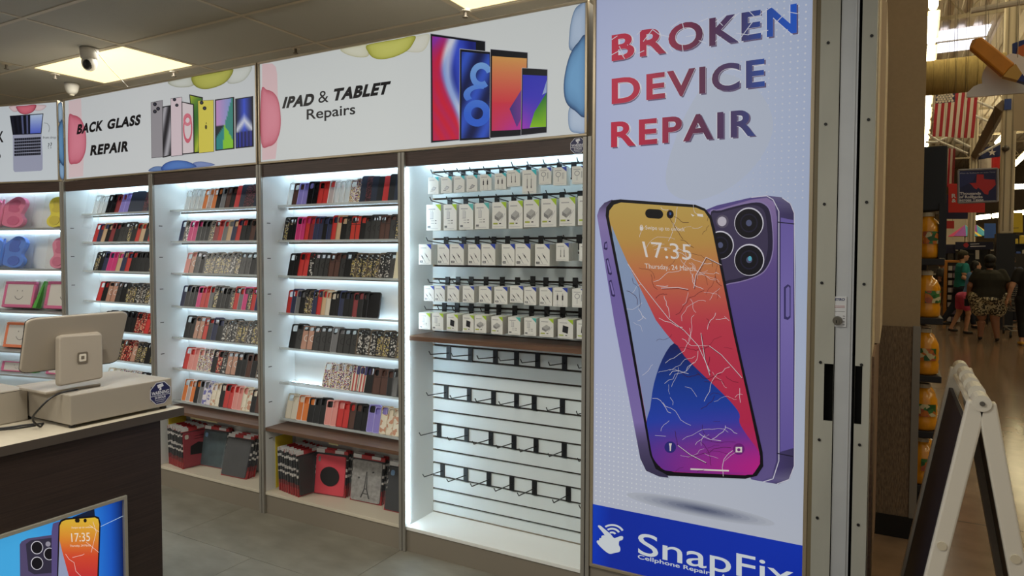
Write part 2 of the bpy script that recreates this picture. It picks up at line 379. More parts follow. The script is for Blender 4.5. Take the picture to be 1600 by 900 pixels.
# ------------------------------------------------------------------ display bays along the wall
PX = [-5.30, -4.256, -3.236, -2.191, -1.170]
SHZ = [1.82, 1.613, 1.402, 1.18, .97, .76, .542]
BN = ['left bay under back-glass sign', 'right bay under back-glass sign', 'case bay under tablet sign', 'slatwall bay under tablet sign']
m_slot = mat('bracket_slot', (60, 60, 58), .8)
bays = []
for b in range(4):
    xl, xr = PX[b]+.021, PX[b+1]-.021
    t = thing('display_bay', ['white lit display bay of phone cases partly behind the register', 'white lit display bay of phone cases with three tablet-case stacks below',
              'white lit display bay of phone cases beside the slatwall', 'white slatwall display bay with boxed chargers and empty pegs'][b], 'display shelf', ((xl+xr)/2, Y0, 0))
    bays.append(t)
    obj('side_panel', MB().box(xl-.012, xl, Y0+.004, YB, .0, 2.05), m_lam, t)
    obj('side_panel', MB().box(xr, xr+.012, Y0+.004, YB, .0, 2.05), m_lam, t)
    if b < 3: obj('back_panel', MB().box(xl, xr, YB, YB+.012, 0, 2.05), m_lam, t)
    obj('top_panel', MB().box(xl, xr, Y0+.02, YB, 2.035, 2.05), m_lam, t)
    obj('header', MB().box(xl-.004, xr+.004, Y0+.001, Y0+.02, 1.985, 2.055), m_wood, t, label='dark wood header strip')
    obj('plinth', MB().box(xl-.004, xr+.004, Y0+.004, Y0+.02, 0, .112), m_beige, t)
    obj('bottom_deck', MB().box(xl, xr, Y0-.002, YB, .112, .13), m_edge if b != 3 else mat('white_deck_laminate', (240, 241, 236), .35), t, bevel=.002)
    l = obj('light_strip', MB().box(xl+.01, xr-.01, YB-.05, YB-.03, 2.018, 2.03), m_led, t)
    if b < 3:
        sl = MB()
        for k, z in enumerate(SHZ):
            s = obj('shelf', MB().box(xl+.002, xr-.002, 2.9, YB-.002, z-.005, z), m_acr, t, label='clear acrylic shelf')
            obj('shelf_lip', MB().box(xl+.004, xr-.004, 2.894, 2.9, z-.006, z+.007), m_lip, s)
            obj('light_channel', MB().box(xl+.004, xr-.004, 2.976, 2.98, z-.017, z-.005), m_upr, s)
            if not (b and k == 6): obj('light_strip', MB().box(xl+.01, xr-.01, 2.988, 2.997, z-.015, z-.006), m_led, s)
            sl.box(xl, xl+.001, 2.815, 2.84, z-.105, z-.1)
        obj('bracket_slots', sl, m_slot, t)
        if b: obj('ledge', MB().box(xl, xr, Y0+.004, YB, .492, .512), m_ledge, t, label='brown wooden ledge')
        if b:
            xs_ = at(298, 650, Y0+.03).x if b == 1 else at(514, 686, Y0+.03).x
            obj('price_strip', MB().box(xs_, xs_+(.26 if b == 1 else .07), Y0+.028, Y0+.03, .474, .492), mat('price_strip_card', (206, 196, 150), .6), t)
    else:
        n = 0; zs = []
        z = .13
        grooves = [.188+.0716*k for k in range(26)]
        zz = [.131]+grooves+[2.034]
        for a, c in zip(zz, zz[1:]):
            if c-a < .01: continue
            obj('slat', MB().box(xl, xr, YB, YB+.014, a+.0055, c-.0055), mat('slatwall_grey_white', (220, 228, 228), .38), t)
        obj('slat_backing', MB().box(xl, xr, YB+.013, YB+.02, .13, 2.034), mat('groove_brown', (58, 48, 40), .8), t)  # even dark brown sheet showing between the slats
        obj('ledge', MB().box(xl, xr, Y0+.012, YB, 1.097, 1.119), m_ledge, t, label='brown wooden ledge with lit front corner')
        obj('light_strip', MB().box(xl+.001, xl+.008, Y0+.008, Y0+.016, .14, 1.975), m_ledv, t, label='vertical light strip')
# uprights between the bays
UP = ['grey upright post between laptop-sign bay and case shelves', 'grey upright post left of the second case bay', 'grey upright post below the joint of the two long signs',
      'grey upright post left of the slatwall', 'grey upright post between slatwall and tall repair sign']
for k, x in enumerate(PX):
    t = thing('upright_post', UP[k], 'post', (x, Y0, 0), 0, 'uprights of the display wall')
    for a in (-.0205, .0022): obj('rail', MB().box(x+a, x+a+.0183, Y0-.012, Y0+.03, 0, 2.056), m_upr, t, bevel=.002)
    obj('groove', MB().box(x-.0022, x+.0022, Y0-.004, Y0+.02, .002, 2.054), m_dark, t)
# ------------------------------------------------------------------ lightbox signs
def lightbox(name, label, x0, x1, z0, z1, depth=.12, fr=.012):
    t = thing(name, label, 'sign', ((x0+x1)/2, Y0, z0))
    obj('frame', MB().box(x0, x1, Y0-.012, Y0+.01, z0, z0+fr).box(x0, x1, Y0-.012, Y0+.01, z1-fr, z1).box(x0, x0+fr, Y0-.012, Y0+.01, z0+fr, z1-fr)
        .box(x1-fr, x1, Y0-.012, Y0+.01, z0+fr, z1-fr), m_gold, t, bevel=.002)
    obj('housing', MB().box(x0+.004, x1-.004, Y0+.01, Y0+depth, z0+.004, z1-.004), m_upr, t)
    return t
WHITE = (232, 233, 234)
PL = lambda x, y: at(x, y, Y0-.004)
def face(t, sh, x0, x1, z0, z1, colf, nx=20, ny=10, fr=.012):
    mb = MB(); vs = []; cs = []; fs = []
    for j in range(ny+1):
        for i in range(nx+1):
            vs.append(Vector((x0+fr+(x1-x0-2*fr)*i/nx, Y0-.004, z0+fr+(z1-z0-2*fr)*j/ny))); cs.append(colf(i/nx, j/ny))
    for j in range(ny):
        for i in range(nx): fs.append((j*(nx+1)+i, j*(nx+1)+i+1, (j+1)*(nx+1)+i+1, (j+1)*(nx+1)+i))
    mb.add(vs, fs, cs)
    return obj('lit_face', mb, m_ink, t, ink=True)
def put(t, name, mb, m=None, kind=None): return obj(name, mb, m or m_ink, t, ink=True, kind=kind)
def word(t, sh, *a, m=None, **k):
    mb = MB(); sh.text(mb, *a, **k); return put(t, 'lettering', mb, m)
ZT, ZB = 2.645, 2.058
# ---- tablet sign
t3 = lightbox('lightbox_sign', 'long backlit white sign reading IPAD & TABLET Repairs', -3.232, -1.172, ZB, ZT)
s3 = Sheet(PL, (0, -1, 0))
face(t3, s3, -3.232, -1.172, ZB, ZT, lambda u, v: mix((222, 227, 228), (235, 240, 239), 1-abs(u-.45)))
k3 = lambda p: Z(2.963, 380, 0, p)
mb = MB()
s3.poly(mb, k3([(88, 296), (135, 294), (152, 310), (158, 345), (160, 430), (160, 600), (158, 670), (150, 735), (88, 742)]), (240, 208, 212), 1)
s3.blob(mb, k3([(84, 421), (110, 416), (140, 428), (162, 460), (172, 510), (175, 570), (168, 620), (150, 660), (120, 678), (84, 662)]), (240, 150, 168), (196, 84, 104), 2)
put(t3, 'printed_bubble', mb)
mb = MB()
s3.blob(mb, k3([(450, 232), (470, 222), (530, 212), (575, 206), (585, 240), (575, 262), (530, 265), (480, 252)]), (236, 236, 214), (196, 192, 150), 1)
s3.blob(mb, k3([(740, 180), (800, 168), (860, 158), (858, 200), (830, 238), (780, 242), (740, 230)]), (238, 238, 226), (216, 214, 190), 1)
s3.blob(mb, k3([(572, 210), (640, 194), (720, 180), (796, 166), (788, 200), (760, 235), (700, 264), (640, 275), (600, 266), (578, 240)]), (222, 222, 120), (156, 156, 50), 2)
put(t3, 'printed_bubble', mb)
mb = MB()
s3.blob(mb, k3([(1590, 14), (1560, 20), (1535, 45), (1518, 100), (1510, 165), (1512, 230), (1560, 240), (1590, 235)]), (190, 210, 236), (90, 120, 160), 1)
s3.blob(mb, k3([(1590, 480), (1540, 480), (1510, 500), (1505, 560), (1515, 604), (1545, 616), (1590, 608)]), (196, 214, 238), (110, 140, 180), 1)
s3.blob(mb, k3([(1590, 182), (1550, 198), (1515, 250), (1492, 330), (1484, 410), (1496, 475), (1535, 512), (1590, 522)]), (120, 176, 224), (20, 52, 100), 2)
put(t3, 'printed_bubble', mb)
INK = (22, 20, 24)
q = lambda a: tuple(Z(2.963, 380, 0, [a])[0])
word(t3, s3, 'IPAD', q((196, 449)), q((336, 431)), q((322, 488)), q((181, 503)), INK, 4, .055, 0, 1.14)
word(t3, s3, '&', q((349, 424)), q((396, 418)), q((396, 473)), q((349, 478)), INK, 4, .0)
word(t3, s3, 'TABLET', q((424, 411)), q((686, 375)), q((668, 436)), q((410, 469)), INK, 4, .055, 0, 1.14)
mb = MB(); s3.text(mb, 'Repairs', q((295, 507)), q((520, 480)), q((520, 544)), q((295, 570)), INK, 4, .012)
put(t3, 'lettering', mb)
rnd = random.Random(3)
def tablet(sh, t, outer, screen, colf, lay, name='printed_tablet', extra=None, bez=(24, 26, 34)):
    mb = MB(); sh.poly(mb, outer, (200, 202, 210), lay)
    cx = sum(p[0] for p in outer)/4; cy = sum(p[1] for p in outer)/4
    sh.poly(mb, [(cx+(x-cx)*.975, cy+(y-cy)*.988) for x, y in outer], bez, lay+1)
    sh.quad(mb, screen, colf, lay+2, 36, 56)
    if extra: extra(mb, lay+3)
    return put(t, name, mb)
def wall1(u, v):
    w = .5+.5*math.sin(9*v+4*math.sin(3*u+2*v)); a = u+.18*math.sin(5*v)
    w2 = .5+.5*math.sin(23*u+9*math.sin(4*v)); red = mix((226, 40, 70), (150, 60, 190), max(0, .45-v)*2*w+.2*w2)
    wh = mix((240, 240, 252), (120, 160, 244), .6*w+.3*w2); bl = mix((64, 90, 226), (30, 40, 130), w)
    a -= .12*(v-.5); c = mix(red, wh, (a-.36)*9); return mix(c, bl, (a-.56)*7)
tablet(s3, t3, k3([(866, 154), (1124, 190), (1124, 640), (868, 664)]), k3([(876, 168), (1078, 196), (1078, 640), (880, 652)]), wall1, 3)
def loops(mb, lay):
    z = 2.963; g = lambda x, y: mix((150, 200, 250), (60, 110, 230), (y-80)/100)
    for (cx, cy, rx, ry, a0, a1, i) in ((1085, 525, 62, 62, 0, 2*math.pi, .45), (1105, 350, 52, 60, math.pi*.3, math.pi*1.9, .5), (1100, 440, 78, 48, math.pi*.8, math.pi*1.6, .6)):
        s3.disc(mb, 380+cx/z, cy/z, rx/z, ry/z, g, lay, 26, i, a0, a1)
tablet(s3, t3, k3([(1004, 226), (1148, 240), (1148, 646), (1002, 654)]), k3([(1013, 240), (1142, 252), (1142, 636), (1012, 642)]),
       lambda u, v: mix((26, 34, 84), (60, 96, 216), .5+.5*math.sin(7*u+9*v)), 7, extra=loops)
tablet(s3, t3, k3([(1146, 227), (1321, 243), (1318, 628), (1143, 641)]), k3([(1155, 261), (1316, 272), (1306, 600), (1153, 607)]),
       lambda u, v: (mix((232, 170, 96), (226, 64, 80), v*1.5) if v < .62 else mix((226, 64, 80), (200, 60, 170), (v-.6)*2.4*(.3+u))), 11,
       extra=lambda mb, l: s3.poly(mb, k3([(1236, 505), (1306, 392), (1304, 520), (1270, 590)]), lambda x, y: mix((54, 60, 130), (150, 70, 170), (x-790)/36), l))
tablet(s3, t3, k3([(1293, 315), (1413, 322), (1409, 616), (1288, 629)]), k3([(1298, 348), (1410, 353), (1405, 588), (1295, 598)]),
       lambda u, v: mix(mix((58, 60, 200), (90, 70, 210), v), (210, 70, 200), (1-u)*(v-.4)*1.2), 15,
       extra=lambda mb, l: (s3.poly(mb, k3([(1352, 520), (1408, 430), (1405, 588), (1330, 592)]), lambda x, y: mix((30, 120, 60), (150, 210, 40), (y-160)/36), l),
                            s3.poly(mb, k3([(1388, 440), (1410, 370), (1408, 430)]), (160, 180, 230), l)))
# ---- back glass sign
t2 = lightbox('lightbox_sign', 'long backlit white sign reading BACK GLASS REPAIR', -5.262, -3.244, ZB, ZT)
face(t2, s3, -5.262, -3.244, ZB, ZT, lambda u, v: mix((216, 222, 226), (232, 236, 238), 1-abs(u-.5)))
s2 = Sheet(PL, (0, -1, 0)); k2 = lambda p: Z(3, 0, 0, p); q2 = lambda a: (a[0]/3, a[1]/3)
mb = MB(); s2.poly(mb, k2([(322, 474), (380, 462), (384, 560), (395, 700), (390, 826), (322, 834)]), (238, 214, 218), 1)
s2.blob(mb, k2([(322, 552), (345, 540), (378, 556), (398, 600), (405, 655), (400, 715), (378, 758), (350, 768), (322, 748)]), (240, 146, 166), (190, 76, 98), 2)
put(t2, 'printed_bubble', mb)
mb = MB(); s2.blob(mb, k2([(788, 384), (840, 372), (898, 360), (908, 400), (850, 410), (806, 402)]), (226, 230, 222), (160, 160, 130), 1)
s2.blob(mb, k2([(1060, 334), (1120, 318), (1180, 310), (1166, 352), (1130, 384), (1070, 390)]), (228, 232, 226), (180, 184, 170), 1)
s2.blob(mb, k2([(900, 360), (960, 348), (1040, 334), (1092, 324), (1084, 356), (1050, 392), (990, 415), (940, 416), (908, 396)]), (206, 206, 100), (130, 130, 40), 2)
put(t2, 'printed_bubble', mb)
mb = MB(); s2.blob(mb, k2([(698, 803), (712, 786), (740, 779), (768, 784), (766, 800)]), (120, 150, 200), (60, 80, 130), 1)
s2.blob(mb, k2([(900, 786), (910, 762), (955, 758), (1008, 774)]), (140, 160, 214), (90, 106, 160), 1)
s2.blob(mb, k2([(760, 798), (772, 768), (820, 752), (880, 757), (922, 782), (850, 792)]), (96, 140, 216), (36, 64, 140), 2)
put(t2, 'printed_bubble', mb)
word(t2, s2, 'BACK', q2((368, 583)), q2((488, 562)), q2((481, 613)), q2((360, 631)), INK, 4, .05, 0, 1.14)
word(t2, s2, 'GLASS', q2((509, 560)), q2((664, 535)), q2((656, 587)), q2((501, 608)), INK, 4, .05, 0, 1.14)
word(t2, s2, 'REPAIR', q2((430, 681)), q2((609, 659)), q2((602, 710)), q2((423, 730)), INK, 4, .05, 0, 1.14)
def phone2(outer, col, lay, screen=None, cams=(), bez=None):
    mb = MB(); o = k2(outer); s2.poly(mb, o, (60, 58, 64), lay)
    cx = sum(p[0] for p in o)/4; cy = sum(p[1] for p in o)/4
    s2.poly(mb, [(cx+(x-cx)*.95, cy+(y-cy)*.985) for x, y in o], bez or col, lay+1)
    if screen: s2.quad(mb, [(cx+(x-cx)*.86, cy+(y-cy)*.955) for x, y in o], screen, lay+2, 14, 30)
    for (x, y, r) in cams: s2.disc(mb, x/3, y/3, r/3, r/3, (20, 20, 24), lay+3, 16); s2.disc(mb, x/3, y/3, r/6, r/6, (70, 70, 90), lay+4, 12)
    return put(t2, 'printed_phone', mb)
BZ = (18, 18, 22)
phone2([(708, 480), (764, 469), (768, 736), (711, 742)], (168, 164, 170), 3, None, [(728, 489, 9), (743, 510, 9), (728, 523, 9)])
phone2([(763, 500), (804, 493), (807, 730), (765, 740)], BZ, 7, lambda u, v: mix((40, 38, 44), (190, 188, 196), .5+.5*math.sin(6*v+5*u)), bez=BZ)
phone2([(803, 462), (856, 455), (861, 728), (805, 735)], (238, 218, 226), 11, None, [(822, 468, 8), (833, 494, 8)])
phone2([(888, 442), (952, 456), (946, 716), (912, 720)], BZ, 3, lambda u, v: mix((196, 210, 60), (60, 120, 50), abs(math.sin(3*v+u))), bez=BZ)
pp = phone2([(855, 476), (913, 488), (916, 720), (858, 726)], BZ, 15, lambda u, v: (240, 226, 230), bez=BZ)
mb = MB(); s2.disc(mb, 885/3, 602/3, 22/3, 70/3, (226, 110, 130), 18, 24, .72); s2.disc(mb, 884/3, 562/3, 20/3, 30/3, (236, 140, 156), 18, 20, .5); put(t2, 'printed_ring', mb)
phone2([(929, 472), (1004, 468), (1006, 712), (934, 719)], (238, 224, 92), 7, None, [(948, 482, 9), (962, 508, 9)])
mb = MB(); s2.disc(mb, 969/3, 596/3, 5/3, 11/3, (70, 64, 30), 12, 14); s2.disc(mb, 970/3, 578/3, 2/3, 4/3, (70, 64, 30), 12, 8); put(t2, 'printed_emblem', mb)
def p5(u, v):
    a = math.atan2(v-.52, u-.5)
    if a < -.9: return mix((220, 160, 220), (130, 170, 230), u)
    if a < .6: return (60, 150, 140)
    if a < 1.8: return (150, 220, 60)
    return (50, 150, 150) if a < 2.7 else (36, 44, 52)
phone2([(1008, 467), (1099, 454), (1101, 698), (1010, 708)], BZ, 3, p5, bez=BZ)
phone2([(1103, 463), (1188, 450), (1191, 688), (1105, 697)], BZ, 3, lambda u, v: mix(mix((20, 26, 60), (60, 90, 230), 1-abs(2*u-1)), (240, 244, 255), max(0, 1-abs(v-.45-.1*abs(u-.5)*4)*6)) if v < .7 else mix((60, 80, 220), (20, 20, 70), abs(math.sin(14*u))), bez=BZ)
# ---- laptop sign on the bay that turns towards the counter
A0 = math.radians(12); M0 = Matrix.Translation((PX[0]-.003, Y0, 0)) @ Matrix.Rotation(A0, 4, 'Z')
N0 = Vector((math.sin(A0), -math.cos(A0), 0)); P00 = Vector((PX[0]-.003, Y0, 0))
def atl(x, y, off=0):
    d = ray(x, y); t = ((P00+N0*off)-EYEP).dot(N0)/d.dot(N0); return EYEP+d*t
t1 = thing('lightbox_sign', 'backlit white sign with a printed broken laptop at left edge', 'sign', M0 @ Vector((-.5, 0, ZB)), A0)
L1 = 1.02
obj('frame', MB().box(-L1, -.024, -.012, .01, ZB, ZB+.012).box(-L1, -.024, -.012, .01, ZT-.012, ZT).box(-L1, -L1+.012, -.012, .01, ZB+.012, ZT-.012).box(-.036, -.024, -.012, .01, ZB+.012, ZT-.012).xf(M0), m_gold, t1, bevel=.002)
obj('housing', MB().box(-L1+.004, -.028, .01, .12, ZB+.004, ZT-.004).xf(M0), m_upr, t1)
mb = MB().add([(-L1+.012, -.004, ZB+.012), (-.036, -.004, ZB+.012), (-.036, -.004, ZT-.012), (-L1+.012, -.004, ZT-.012)], [(0, 1, 2, 3)], (222, 230, 236)).xf(M0)
obj('lit_face', mb, m_ink, t1, ink=True)
s1 = Sheet(lambda x, y: atl(x, y, .004), N0); k1 = lambda p: Z(6.43, 0, 150, p); q1 = lambda a: k1([a])[0]
mb = MB(); s1.blob(mb, k1([(95, 106), (170, 98), (180, 150), (140, 158), (110, 138)]), (238, 214, 218), (170, 140, 144), 1)
s1.blob(mb, k1([(340, 92), (462, 94), (440, 132), (390, 150), (345, 140)]), (238, 216, 220), (190, 160, 164), 1)
s1.blob(mb, k1([(168, 104), (262, 96), (362, 88), (350, 140), (310, 172), (250, 186), (200, 170), (176, 140)]), (232, 122, 140), (140, 40, 60), 2); put(t1, 'printed_bubble', mb)
mb = MB(); s1.blob(mb, k1([(588, 76), (625, 74), (628, 250), (590, 265), (580, 160)]), (170, 196, 220), (50, 76, 110), 1)
s1.blob(mb, k1([(600, 670), (642, 680), (642, 826), (612, 826), (600, 760)]), (150, 186, 222), (50, 76, 110), 1)
s1.blob(mb, k1([(630, 245), (600, 275), (582, 360), (578, 470), (580, 590), (610, 668), (644, 688), (640, 440)]), (110, 160, 206), (20, 46, 84), 2); put(t1, 'printed_bubble', mb)
mb = MB(); s1.poly(mb, k1([(100, 200), (438, 175), (418, 380), (130, 392)]), (26, 28, 40), 3)
s1.quad(mb, k1([(112, 208), (430, 184), (412, 372), (140, 384)]), lambda u, v: (mix((200, 220, 250), (90, 110, 220), v) if u > .62 else mix((16, 18, 30), (150, 160, 220), max(0, math.sin(40*u))*(.7 if u > .3 else .1))), 4, 40, 10)
s1.poly(mb, k1([(130, 392), (418, 380), (430, 590), (430, 735), (415, 752), (150, 764), (136, 745)]), (172, 176, 200), 3)
for r in range(6):
    y0 = 412+r*31; s1.poly(mb, k1([(145, y0+14), (412, y0), (412, y0+24), (147, y0+38)]), (34, 36, 48), 4)
    for c in range(1, 13):
        x = 146+c*20.6; s1.poly(mb, k1([(x, y0+12-c*.9), (x+2, y0+12-c*.9), (x+2, y0+38-c), (x, y0+38-c)]), (120, 124, 146), 5)
put(t1, 'printed_laptop', mb)
word(t1, s1, 'K', q1((-16, 358)), q1((40, 352)), q1((38, 465)), q1((-20, 470)), INK, 4, .03)
mb = MB(); s1.disc(mb, -1, 244, 2.4, 4, INK, 4); put(t1, 'lettering', mb)
word(t1, s1, 'from drop', q1((434, 404)), q1((566, 402)), q1((566, 436)), q1((434, 440)), (90, 94, 100), 4)
word(t1, s1, '??', q1((484, 475)), q1((524, 465)), q1((524, 525)), q1((484, 530)), (80, 84, 90), 4)
mb = MB(); s1.line(mb, k1([(445, 270), (475, 274), (496, 300), (500, 330), (492, 362)]), .6, (80, 84, 90), 4); put(t1, 'drawn_arrow', mb)
# ------------------------------------------------------------------ tall repair sign
XA, XB2 = -1.147, -.262
tb = lightbox('tall_lightbox_sign', 'tall backlit sign reading BROKEN DEVICE REPAIR with cracked purple phone', XA, XB2, .160, 2.94, .14, .014)
obj('plinth', MB().box(XA, XB2, Y0, Y0+.03, 0, .158), m_beige, tb)
def bgcol(u, v):
    c = mix((192, 203, 242), (202, 213, 238), u*1.4); c = mix(c, (180, 195, 228), max(0, u-.55)*1.6)
    if v < .45: c = mix(c, (212, 216, 226), (.45-v)*2)
    return c
face(tb, s3, XA, XB2, .160, 2.94, bgcol, 16, 40, .014)
sb = Sheet(PL, (0, -1, 0)); kA = lambda p: Z(3.46, 910, 0, p); kB = lambda p: Z(3.334, 910, 250, p); kC = lambda p: Z(3.334, 910, 500, p); kD = lambda p: Z(4.21, 910, 740, p)
mb = MB()     # pale swoosh and halftone dots of the background
sb.poly(mb, smooth_loop(kA([(720, 400), (590, 560), (500, 760), (450, 960), (500, 1060), (640, 1080), (820, 1000), (960, 860), (1030, 700), (1000, 560), (900, 450)]), 4), (197, 207, 228), 1)
put(tb, 'printed_swoosh', mb)
mb = MB()
def uv_sheet(X, Zz): return Vector((X, Y0-.004, Zz))
for i in range(34):
    for j in range(52):
        X = -1.115+i*.0255; Zz = 2.60-j*.0255
        w = max(0, (X+1.0)*1.05+(Zz-2.0)*.3-.25)
        if w < .08 or X > XB2-.03 or Zz < 1.75: continue
        r = .0042*min(1, .35+w); 
        mb.add([Vector((X+r*math.cos(a*math.pi/3), Y0-.0043, Zz+r*1.0*math.sin(a*math.pi/3))) for a in range(6)], [(0, 1, 2, 3, 4, 5)], mix((206, 210, 226), (232, 236, 246), w))
for i in range(26):
    for j in range(26):
        X = -1.12+i*.0205; Zz = .46+j*.0205
        w = 1-i/26-abs(j-7)/26
        if w < .1 or (Zz < .455-.0*X): continue
        r = .0034*min(1, .4+w)
        mb.add([Vector((X+r*math.cos(a*math.pi/3), Y0-.0046, Zz+r*math.sin(a*math.pi/3))) for a in range(6)], [(0, 1, 2, 3, 4, 5)], (236, 240, 246))
put(tb, 'printed_dots', mb, kind='stuff')
GR = lambda x0, x1: (lambda x, y: ramp([(0, (206, 36, 74)), (.22, (190, 36, 74)), (.5, (98, 42, 80)), (.72, (70, 66, 120)), (.86, (46, 88, 184)), (1, (40, 98, 216))], (x-x0)/(x1-x0)))
for w, tl, tr, br, bl in (('BROKEN', (956, 55), (1245, 5), (1245, 52), (956, 96.5)), ('DEVICE', (956, 123), (1195, 91), (1195, 135.5), (956, 163.5)), ('REPAIR', (955, 191), (1180.5, 170), (1180.5, 212), (955, 230.5))):
    mb = MB(); o = lambda p, dx=1.6, dy=1.2: (p[0]+dx, p[1]+dy)
    sb.text(mb, w, o(tl), o(tr), o(br), o(bl), (232, 234, 246), 2, .036, 0, 1.16)
    sb.text(mb, w, o(tl, 2.2, 1.8), o(tr, 2.2, 1.8), o(br, 2.2, 1.8), o(bl, 2.2, 1.8), (110, 96, 130), 3, .018, 0, 1.16)
    sb.text(mb, w, tl, tr, br, bl, (236, 238, 248), 4, .036, 0, 1.16); sb.text(mb, w, tl, tr, br, bl, GR(956, 1240), 5, .027, 0, 1.16)
    put(tb, 'lettering', mb)
mb = MB()
for p in ([(160, 215), (190, 195)], [(155, 300), (200, 275), (230, 318)], [(200, 250), (225, 300)], [(295, 190), (320, 165)], [(330, 225), (380, 160), (420, 190)], [(300, 290), (335, 275)], [(350, 250), (410, 290)], [(480, 150), (530, 115)],
          [(425, 190), (470, 200)], [(470, 250), (490, 280)], [(540, 120), (550, 160)], [(560, 200), (610, 190)], [(540, 240), (545, 280)], [(630, 120), (680, 100)], [(630, 220), (670, 235)], [(720, 120), (780, 80)], [(730, 110), (760, 140)], [(720, 225), (750, 200)],
          [(810, 100), (850, 70)], [(900, 60), (930, 90)], [(850, 215), (920, 120)], [(830, 180), (900, 190)], [(960, 80), (1020, 40)], [(960, 170), (1005, 165)], [(1040, 130), (1080, 90)], [(1110, 65), (1165, 75)], [(1100, 180), (1110, 160)]):
    sb.line(mb, kA(p), 1.1, (226, 228, 242), 6)
put(tb, 'printed_fracture_lines', mb, kind='stuff')
# phone seen from behind
mb = MB()
BO = [(1098, 330), (1120, 321), (1174, 308.5), (1198, 305.5), (1222, 308.5), (1235.5, 317.5), (1241, 332), (1243, 420), (1243, 520), (1242, 640), (1241, 728), (1234, 749), (1216, 756.5), (1195, 753), (1174, 749), (1150, 700), (1110, 500)]
sb.grad(mb, BO, lambda x, y: mix((152, 148, 176), (62, 54, 96), abs(x-1228)/14) if x > 1214 else (96, 82, 150), 1, 30)
sb.grad(mb, [(1104, 332), (1174, 312), (1198, 309), (1210, 316), (1214, 340), (1213, 720), (1206, 744), (1190, 751), (1174, 747), (1140, 700), (1110, 500)], lambda x, y: ramp([(0, (150, 128, 180)), (.25, (104, 84, 150)), (.5, (92, 76, 150)), (1, (110, 96, 156))], (y-309)/440), 2, 30)
sb.grad(mb, [(1220, 340), (1240, 344), (1240, 700), (1219, 706)], lambda x, y: mix((136, 122, 196), (112, 98, 176), abs(y-500)/200), 2, 20)
sb.line(mb, [(1174, 308.5), (1198, 306), (1208, 312), (1217, 330), (1217, 720), (1208, 748), (1192, 753)], 1.3, (226, 224, 240), 3)
sb.line(mb, [(1222, 309), (1235, 318), (1241, 333), (1242.5, 520), (1241, 728), (1233, 749), (1214, 756)], 1.1, (230, 228, 242), 3)
sb.line(mb, [(1215, 347), (1241, 350)], 1.6, (40, 36, 60), 4); sb.line(mb, [(1214, 708), (1239, 713)], 1.6, (40, 36, 60), 4)
sb.poly(mb, [(1225, 449), (1231, 444), (1235.5, 447), (1235.5, 496), (1231, 500), (1225, 498)], (64, 56, 110), 4)
sb.poly(mb, [(1228, 451), (1232, 447), (1234, 450), (1234, 493), (1231, 496), (1228, 494)], (130, 118, 190), 5)
put(tb, 'printed_phone_back', mb)
mb = MB()
CB = smooth_loop([(1108, 338), (1126, 327), (1175, 315), (1196, 318), (1206, 336), (1209, 390), (1198, 421), (1177, 435), (1140, 444), (1118, 440)], 4)
sb.poly(mb, CB, (150, 134, 186), 5); cx, cy = 1158, 380
sb.poly(mb, [(cx+(x-cx)*.965, cy+(y-cy)*.97) for x, y in CB], (46, 40, 66), 6)
sb.poly(mb, [(cx-3+(x-cx)*.88, cy+(y-cy)*.9) for x, y in CB], (70, 62, 92), 7)
for (x, y, r) in ((1170.5, 348.5, 23), (1171, 406, 23.5), (1126, 383, 21)):
    sb.disc(mb, x, y, r, r*1.06, (224, 222, 236), 8, 32); sb.disc(mb, x-.3, y+.6, r*.94, r*.99, (24, 22, 30), 9, 32); sb.disc(mb, x, y, r*.6, r*.64, (38, 36, 56), 10, 24, .86)
    sb.disc(mb, x, y, r*.2, r*.22, (90, 96, 130), 10, 16)
sb.disc(mb, 1172, 404, 3, 4, (96, 190, 214), 11, 12)
sb.disc(mb, 1129, 346, 10, 10.5, (96, 88, 110), 8, 20); sb.disc(mb, 1128.5, 346, 7, 7.5, (206, 200, 214), 9, 18)
put(tb, 'printed_camera_block', mb)
# cracked phone in front
mb = MB()
sb.grad(mb, [(933.5, 337), (937, 326), (945, 317), (957, 312), (970, 330), (1030, 700), (1045, 746), (1030, 744), (1010, 735), (1001, 716), (960, 500)], lambda x, y: ramp([(0, (66, 56, 90)), (.06, (150, 134, 190)), (.3, (124, 108, 178)), (.8, (140, 122, 190)), (.88, (90, 80, 120)), (1, (60, 54, 84))], (y-312)/434), 11, 40)
BZP = [(947, 337), (948, 324), (957, 313), (970, 311.5), (1087, 320), (1102, 326), (1112, 338), (1118, 360), (1150, 520), (1172, 618), (1192, 706), (1193, 728), (1183, 743), (1165, 747.5), (1045, 743), (1025, 732), (1016, 710), (979, 500)]
sb.poly(mb, BZP, (20, 18, 26), 12)
for (pa, pb) in ((((945, 377)), (950, 391)), ((947, 403), (957, 430)), ((952, 437), (962, 464))):
    (x0, y0), (x1, y1) = pa, pb
    sb.poly(mb, [(x0, y0+2), (x0+4, y0), (x1, y1-2), (x1-2, y1), (x1-6, y1-2)], (60, 50, 100), 12); sb.poly(mb, [(x0+1.6, y0+4), (x0+3.6, y0+3), (x1-1.2, y1-4), (x1-4, y1-4)], (146, 130, 200), 13)
put(tb, 'printed_phone_body', mb)
mb = MB()
SC = [(952, 338), (953, 329), (960, 320), (971, 316.5), (1088, 324.5), (1101, 330), (1109, 342), (1114, 362), (1146, 520), (1168, 618), (1187, 707), (1188, 724), (1179, 738), (1165, 742), (1054, 737), (1034, 731), (1022, 716), (1019, 707), (983.5, 500)]
def scol(x, y):
    c = ramp([(0, (206, 174, 92)), (.14, (204, 160, 84)), (.28, (212, 120, 84)), (.45, (206, 66, 84)), (.8, (200, 46, 86)), (1, (190, 40, 140))], (y-317)/425)
    return c
sb.grad(mb, SC, scol, 14, 60)
